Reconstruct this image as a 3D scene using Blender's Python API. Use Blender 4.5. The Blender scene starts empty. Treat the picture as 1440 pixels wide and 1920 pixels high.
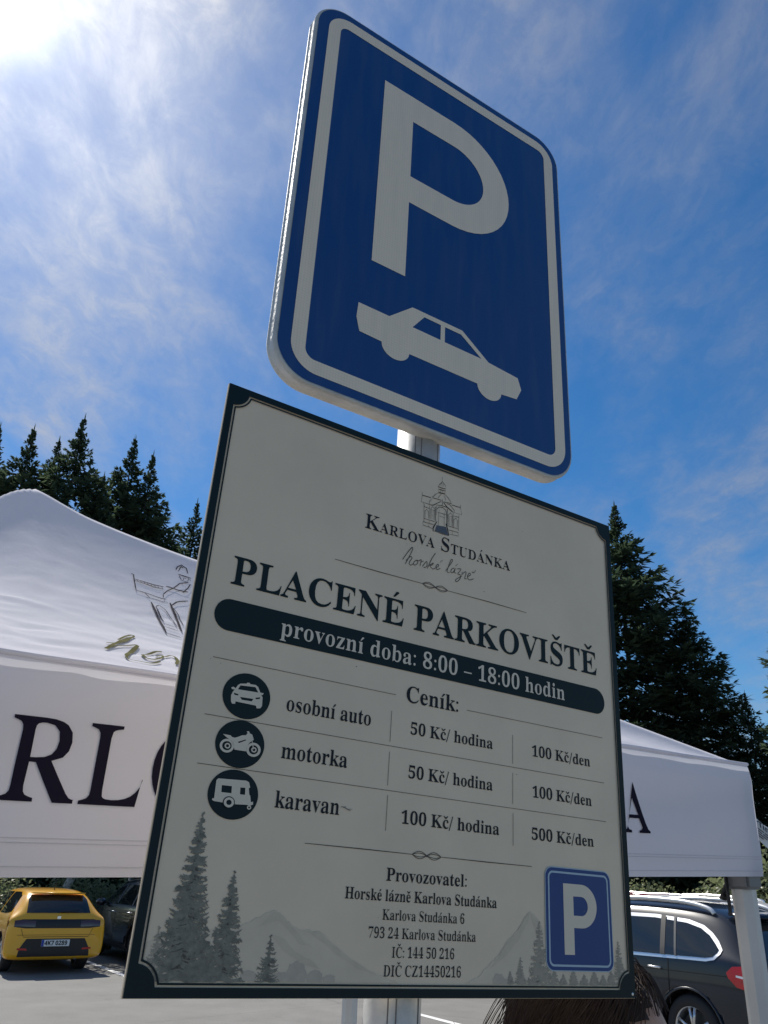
import bpy, bmesh, math, random
from mathutils import Vector, Matrix, noise
from mathutils.bvhtree import BVHTree
R = math.radians
sc = bpy.context.scene
COL = sc.collection

# ------------------------------------------------------------------ camera
CAM_H = 1.95
PITCH, ROLL, F_PX = 0.4186, 0.0326, 1516.1
cp, sp = math.cos(PITCH), math.sin(PITCH)
cr, sr = math.cos(ROLL), math.sin(ROLL)
fwd = Vector((0, cp, sp)); r0 = Vector((1, 0, 0)); u0 = Vector((0, -sp, cp))
right = cr*r0 + sr*u0; upv = -sr*r0 + cr*u0
cam_d = bpy.data.cameras.new("camera")
cam_d.sensor_fit = 'VERTICAL'; cam_d.sensor_height = 36.0; cam_d.sensor_width = 27.0
cam_d.lens = F_PX/1920*36.0
cam_d.clip_start = 0.05; cam_d.clip_end = 3000
cam = bpy.data.objects.new("camera", cam_d); COL.objects.link(cam)
cam.matrix_world = Matrix((
    (right.x, upv.x, -fwd.x, 0), (right.y, upv.y, -fwd.y, 0), (right.z, upv.z, -fwd.z, CAM_H), (0, 0, 0, 1)))
sc.camera = cam

# ------------------------------------------------------------------ sun, sky, exposure
SUN_AZ, SUN_EL = -35.8, 49.35
sdir = Vector((math.cos(R(SUN_EL))*math.sin(R(SUN_AZ)), math.cos(R(SUN_EL))*math.cos(R(SUN_AZ)), math.sin(R(SUN_EL))))
sun_d = bpy.data.lights.new("sun", 'SUN'); sun_d.energy = 4.9; sun_d.angle = R(0.55); sun_d.color = (1.0, 0.945, 0.86)
sun = bpy.data.objects.new("sun", sun_d); COL.objects.link(sun)
sun.rotation_euler = sdir.to_track_quat('Z', 'Y').to_euler(); sun.location = sdir*60

world = bpy.data.worlds.new("World"); sc.world = world; world.use_nodes = True
def build_world():
    nt = world.node_tree; N = nt.nodes; L = nt.links; N.clear()
    def n(t, **k):
        x = N.new(t)
        for a, b in k.items(): setattr(x, a, b)
        return x
    def M(op, a, b=None, c=None, clamp=False):
        x = n('ShaderNodeMath', operation=op); x.use_clamp = clamp
        for i, v in enumerate((a, b, c)):
            if v is None: continue
            if isinstance(v, (int, float)): x.inputs[i].default_value = v
            else: L.new(v, x.inputs[i])
        return x.outputs[0]
    def V(op, a, b=None):
        x = n('ShaderNodeVectorMath', operation=op)
        for i, v in enumerate((a, b)):
            if v is None: continue
            if isinstance(v, (tuple, Vector)): x.inputs[i].default_value = v
            else: L.new(v, x.inputs[i])
        return x
    out = n('ShaderNodeOutputWorld'); bg = n('ShaderNodeBackground'); bg.inputs[1].default_value = 0.095
    L.new(bg.outputs[0], out.inputs[0])
    sky = n('ShaderNodeTexSky', sky_type='NISHITA'); sky.sun_disc = False
    sky.sun_elevation = R(SUN_EL); sky.sun_rotation = R(SUN_AZ)
    sky.altitude = 800; sky.air_density = 1.15; sky.dust_density = 0.35; sky.ozone_density = 4.5
    tc = n('ShaderNodeTexCoord'); d = tc.outputs['Generated']
    sep = n('ShaderNodeSeparateXYZ'); L.new(d, sep.inputs[0])
    # a thin cirrus layer: the view direction meets a flat layer high above
    zz = M('MAXIMUM', sep.outputs[2], 0.03); zz = M('ADD', zz, 0.10)
    px = M('DIVIDE', sep.outputs[0], zz); py = M('DIVIDE', sep.outputs[1], zz)
    cmb = n('ShaderNodeCombineXYZ'); L.new(px, cmb.inputs[0]); L.new(py, cmb.inputs[1])
    mp = n('ShaderNodeMapping'); mp.inputs['Rotation'].default_value = (0, 0, R(-38)); mp.inputs['Scale'].default_value = (1.0, 0.62, 1)
    mp.inputs['Location'].default_value = (3.1, 1.7, 0)
    L.new(cmb.outputs[0], mp.inputs[0])
    def noi(scale, det, rough, dist, w=0.0):
        x = n('ShaderNodeTexNoise', noise_dimensions='4D'); x.inputs['Scale'].default_value = scale; x.inputs['Detail'].default_value = det
        x.inputs['Roughness'].default_value = rough; x.inputs['Distortion'].default_value = dist; x.inputs['W'].default_value = w
        L.new(mp.outputs[0], x.inputs['Vector']); return x.outputs[0]
    big = noi(0.9, 3, 0.5, 0.3, 2.0)
    mid = noi(3.6, 9, 0.60, 0.35, 5.0)
    fine = noi(17.0, 9, 0.66, 1.0, 9.0)
    def ramp(v, a, b):
        x = n('ShaderNodeMapRange', interpolation_type='SMOOTHSTEP'); L.new(v, x.inputs[0])
        x.inputs[1].default_value = a; x.inputs[2].default_value = b; return x.outputs[0]
    cover = M('ADD', M('MULTIPLY', ramp(big, 0.30, 0.60), 0.72), M('MULTIPLY', ramp(mid, 0.3, 0.7), 0.34))
    body = ramp(mid, 0.27, 0.74)
    tex = ramp(fine, 0.34, 0.68)
    dens = M('MULTIPLY', cover, M('ADD', M('MULTIPLY', body, 0.66), M('MULTIPLY', M('MULTIPLY', body, tex), 0.60)))
    # forward scattering of sunlight in the ice cloud and the air near the sun
    dot = V('DOT_PRODUCT', V('NORMALIZE', d).outputs[0], tuple(sdir)).outputs['Value']
    dot = M('MAXIMUM', dot, 0.0)
    g0 = M('POWER', dot, 2.5); g1 = M('POWER', dot, 9.0); g2 = M('POWER', dot, 55.0); g3 = M('POWER', dot, 1300.0)
    # clouds thin out away from the sun's side as in a patchy cirrus field
    cl = M('ADD', M('ADD', 4.0, M('MULTIPLY', g1, 2.4)), M('MULTIPLY', g2, 3.5))
    ccol = n('ShaderNodeMix', data_type='RGBA', blend_type='MULTIPLY'); ccol.inputs[0].default_value = 1
    ccol.inputs[6].default_value = (0.93, 0.96, 1.05, 1)
    cc = n('ShaderNodeCombineXYZ')
    for i in range(3): L.new(cl, cc.inputs[i])
    L.new(cc.outputs[0], ccol.inputs[7])
    fac = M('MULTIPLY_ADD', dens, M('ADD', M('ADD', 0.58, M('MULTIPLY', g0, 0.30)), M('MULTIPLY', g1, 0.40)), 0.02, clamp=True)
    hs = n('ShaderNodeHueSaturation'); hs.inputs['Saturation'].default_value = 1.33; hs.inputs['Value'].default_value = 1.0; L.new(sky.outputs[0], hs.inputs['Color'])
    mx = n('ShaderNodeMix', data_type='RGBA'); L.new(fac, mx.inputs[0]); L.new(hs.outputs[0], mx.inputs[6]); L.new(ccol.outputs[2], mx.inputs[7])
    glow = M('ADD', M('ADD', M('MULTIPLY', g1, 0.50), M('MULTIPLY', g2, 1.7)), M('MULTIPLY', g3, 8.0))
    gc = n('ShaderNodeCombineXYZ')
    for i, k in enumerate((1.0, 1.0, 1.0)): L.new(M('MULTIPLY', glow, k), gc.inputs[i])
    ad = n('ShaderNodeMix', data_type='RGBA', blend_type='ADD'); ad.inputs[0].default_value = 1
    L.new(mx.outputs[2], ad.inputs[6]); L.new(gc.outputs[0], ad.inputs[7])
    L.new(ad.outputs[2], bg.inputs[0])
build_world()
sc.view_settings.view_transform = 'Standard'; sc.view_settings.look = 'None'
sc.view_settings.exposure = 0.12; sc.view_settings.gamma = 1.0; sc.view_settings.use_curve_mapping = False
sc.cycles.max_bounces = 8; sc.cycles.transparent_max_bounces = 8
sc.cycles.use_denoising = True
sc.cycles.sample_clamp_indirect = 6

# ------------------------------------------------------------------ helpers
MATS = {}
def mat(name, col, rough=0.5, metal=0.0, noise_scale=None, noise_amt=0.15, bump=None, coat=0.0, spec=0.5, col2=None, transl=0.0, emit=None):
    if name in MATS: return MATS[name]
    m = bpy.data.materials.new(name); m.use_nodes = True
    nt = m.node_tree; N = nt.nodes; L = nt.links; b = N['Principled BSDF']
    b.inputs['Base Color'].default_value = (*col, 1); b.inputs['Roughness'].default_value = rough
    b.inputs['Metallic'].default_value = metal; b.inputs['Coat Weight'].default_value = coat; b.inputs['Coat Roughness'].default_value = 0.04
    b.inputs['Specular IOR Level'].default_value = spec
    tc = N.new('ShaderNodeTexCoord')
    if noise_scale:
        nz = N.new('ShaderNodeTexNoise'); nz.inputs['Scale'].default_value = noise_scale; nz.inputs['Detail'].default_value = 7; nz.inputs['Roughness'].default_value = 0.6
        L.new(tc.outputs['Object'], nz.inputs['Vector'])
        mx = N.new('ShaderNodeMix'); mx.data_type = 'RGBA'
        c2 = col2 or tuple(min(1, c*(1+noise_amt*2)) for c in col); c1 = tuple(c*(1-noise_amt*1.2) for c in col) if not col2 else col
        mx.inputs[6].default_value = (*c1, 1); mx.inputs[7].default_value = (*c2, 1)
        cr_ = N.new('ShaderNodeMapRange'); cr_.inputs[1].default_value = 0.3; cr_.inputs[2].default_value = 0.7
        L.new(nz.outputs[0], cr_.inputs[0]); L.new(cr_.outputs[0], mx.inputs[0]); L.new(mx.outputs[2], b.inputs['Base Color'])
    if bump:
        bs, st, dist = bump
        nz = N.new('ShaderNodeTexNoise'); nz.inputs['Scale'].default_value = bs; nz.inputs['Detail'].default_value = 6
        L.new(tc.outputs['Object'], nz.inputs['Vector'])
        bp = N.new('ShaderNodeBump'); bp.inputs['Strength'].default_value = st; bp.inputs['Distance'].default_value = dist
        L.new(nz.outputs[0], bp.inputs['Height']); L.new(bp.outputs[0], b.inputs['Normal'])
    if transl:
        tr = N.new('ShaderNodeBsdfTranslucent'); ms = N.new('ShaderNodeMixShader'); ms.inputs[0].default_value = transl
        src = b.inputs['Base Color'].links[0].from_socket if b.inputs['Base Color'].links else None
        if src: L.new(src, tr.inputs[0])
        else: tr.inputs[0].default_value = (*col, 1)
        if b.inputs['Normal'].links: L.new(b.inputs['Normal'].links[0].from_socket, tr.inputs['Normal'])
        L.new(b.outputs[0], ms.inputs[1]); L.new(tr.outputs[0], ms.inputs[2]); L.new(ms.outputs[0], N['Material Output'].inputs[0])
    MATS[name] = m
    return m

def link(name, me, m=None, parent=None):
    o = bpy.data.objects.new(name, me); COL.objects.link(o)
    if m is not None and not me.materials:
        for k in (m if isinstance(m, (list, tuple)) else [m]): me.materials.append(k)
    if parent is not None: o.parent = parent
    return o
def obj(name, bm, m=None, parent=None, smooth=False):
    me = bpy.data.meshes.new(name)
    if smooth:
        for f in bm.faces: f.smooth = True
    bm.to_mesh(me); bm.free()
    return link(name, me, m, parent)
def pyobj(name, verts, faces, m=None, parent=None, smooth=False):
    me = bpy.data.meshes.new(name); me.from_pydata(verts, [], faces); me.update()
    if smooth: me.shade_smooth()
    return link(name, me, m, parent)
def tag(o, label=None, cat=None, group=None, kind=None):
    if label: o['label'] = label
    if cat: o['category'] = cat
    if group: o['group'] = group
    if kind: o['kind'] = kind
    return o
def thing(name, label, cat, mw=None, loc=(0, 0, 0), rz=0.0, group=None):
    o = bpy.data.objects.new(name, None); COL.objects.link(o); o.empty_display_size = 0.1
    if mw is not None: o.matrix_world = mw
    else: o.location = loc; o.rotation_euler = (0, 0, rz)
    return tag(o, label, cat, group)
def add_box(bm, c, s, rot=None):
    mt = Matrix.Translation(c) @ (rot.to_4x4() if rot is not None else Matrix()) @ Matrix.Diagonal((*s, 1))
    return bmesh.ops.create_cube(bm, size=1, matrix=mt)['verts']
def bevel_box(name, c, s, bev, m, parent, rot=None, seg=2):
    bm = bmesh.new(); add_box(bm, c, s, rot)
    bmesh.ops.bevel(bm, geom=bm.edges[:], offset=bev, segments=seg, affect='EDGES', profile=0.5)
    return obj(name, bm, m, parent, True if seg > 2 else False)
def add_tube(bm, pts, r, seg=10, caps=True):
    pts = [Vector(p) for p in pts]; rs = r if isinstance(r, (list, tuple)) else [r]*len(pts)
    rings = []; prev = None
    for i, p in enumerate(pts):
        t = (pts[min(i+1, len(pts)-1)] - pts[max(i-1, 0)]).normalized()
        a = prev if prev is not None else (Vector((0, 0, 1)) if abs(t.z) < 0.9 else Vector((1, 0, 0)))
        x = (a - t*a.dot(t)).normalized(); y = t.cross(x); prev = x
        rings.append([bm.verts.new(p + (x*math.cos(2*math.pi*k/seg) + y*math.sin(2*math.pi*k/seg))*rs[i]) for k in range(seg)])
    for A, B in zip(rings[:-1], rings[1:]):
        for k in range(seg): bm.faces.new((A[k], A[(k+1) % seg], B[(k+1) % seg], B[k]))
    if caps: bm.faces.new(rings[0][::-1]); bm.faces.new(rings[-1])
def tube(name, pts, r, m, parent=None, seg=12):
    bm = bmesh.new(); add_tube(bm, pts, r, seg); return obj(name, bm, m, parent, True)
def lathe(bm, prof, seg=32, axis='Z', mi=0):
    rings = []
    for (r, h) in prof:
        ring = []
        for k in range(seg):
            a = 2*math.pi*k/seg; c, s = r*math.cos(a), r*math.sin(a)
            ring.append(bm.verts.new((c, s, h) if axis == 'Z' else (c, h, s)))
        rings.append(ring)
    for A, B in zip(rings[:-1], rings[1:]):
        for k in range(seg):
            f = bm.faces.new((A[k], A[(k+1) % seg], B[(k+1) % seg], B[k])); f.material_index = mi
    return rings

# flat shapes: polygons with holes, filled through a 2-D curve and turned into a mesh
def poly_mesh(contours, z=0.0, name='print', extrude=0.0):
    cu = bpy.data.curves.new(name, 'CURVE'); cu.dimensions = '2D'; cu.fill_mode = 'BOTH'; cu.extrude = extrude
    for c in contours:
        s = cu.splines.new('POLY'); s.points.add(len(c)-1); s.use_cyclic_u = True
        for i, (x, y) in enumerate(c): s.points[i].co = (x, y, 0, 1)
    o = bpy.data.objects.new(name, cu); COL.objects.link(o)
    dg = bpy.context.evaluated_depsgraph_get(); dg.update()
    me = bpy.data.meshes.new_from_object(o.evaluated_get(dg))
    bpy.data.objects.remove(o); bpy.data.curves.remove(cu)
    for v in me.vertices: v.co.z += z
    me.materials.clear(); me.name = name
    return me
def P(name, contours, z, m, parent, extrude=0.0):
    return link(name, poly_mesh(contours, z, name, extrude), m, parent)
def rrect(x0, y0, x1, y1, r, n=8):
    o = []
    for cx, cy, a0 in ((x1-r, y1-r, 0), (x0+r, y1-r, 90), (x0+r, y0+r, 180), (x1-r, y0+r, 270)):
        for k in range(n+1):
            a = R(a0 + 90*k/n); o.append((cx+r*math.cos(a), cy+r*math.sin(a)))
    return o
def ell(cx, cy, rx, ry, n=40):
    return [(cx+rx*math.cos(2*math.pi*k/n), cy+ry*math.sin(2*math.pi*k/n)) for k in range(n)]
def parse(s):
    v = [float(q) for q in s.split()]; return list(zip(v[::2], v[1::2]))
def ribbon(pts, w, taper=True):
    n = len(pts); Lp = []; Rp = []
    for i, (x, y) in enumerate(pts):
        a = pts[max(0, i-1)]; b = pts[min(n-1, i+1)]
        dx, dy = b[0]-a[0], b[1]-a[1]; l = math.hypot(dx, dy) or 1
        k = w/2*(0.55 if taper and i in (0, n-1) else 1)
        Lp.append((x-dy/l*k, y+dx/l*k)); Rp.append((x+dy/l*k, y-dx/l*k))
    return Lp, Rp
def smooth_pts(p, n=3):
    if len(p) < 3: return p
    o = []
    for i in range(len(p)-1):
        p0, p1, p2, p3 = p[max(i-1, 0)], p[i], p[i+1], p[min(i+2, len(p)-1)]
        for k in range(n):
            t = k/n
            o.append(tuple(0.5*(2*b + (c-a)*t + (2*a-5*b+4*c-d)*t*t + (3*b-a-3*c+d)*t**3) for a, b, c, d in zip(p0, p1, p2, p3)))
    return o + [p[-1]]
def strokes_bm(strokes, z=0.0, smooth=False, k=1.0, f=None):
    bm = bmesh.new()
    for i, (w, pts) in enumerate(strokes):
        p = smooth_pts(pts, 4) if smooth else pts
        A, B = ribbon(p, w*k); zz = z + 0.02*(i % 5)*(1 if abs(z) > 0.05 else 0.001)
        va = [bm.verts.new(f(x, y) if f else (x, y, zz)) for x, y in A]; vb = [bm.verts.new(f(x, y) if f else (x, y, zz)) for x, y in B]
        for j in range(len(p)-1): bm.faces.new((va[j], vb[j], vb[j+1], va[j+1]))
    return bm

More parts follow.
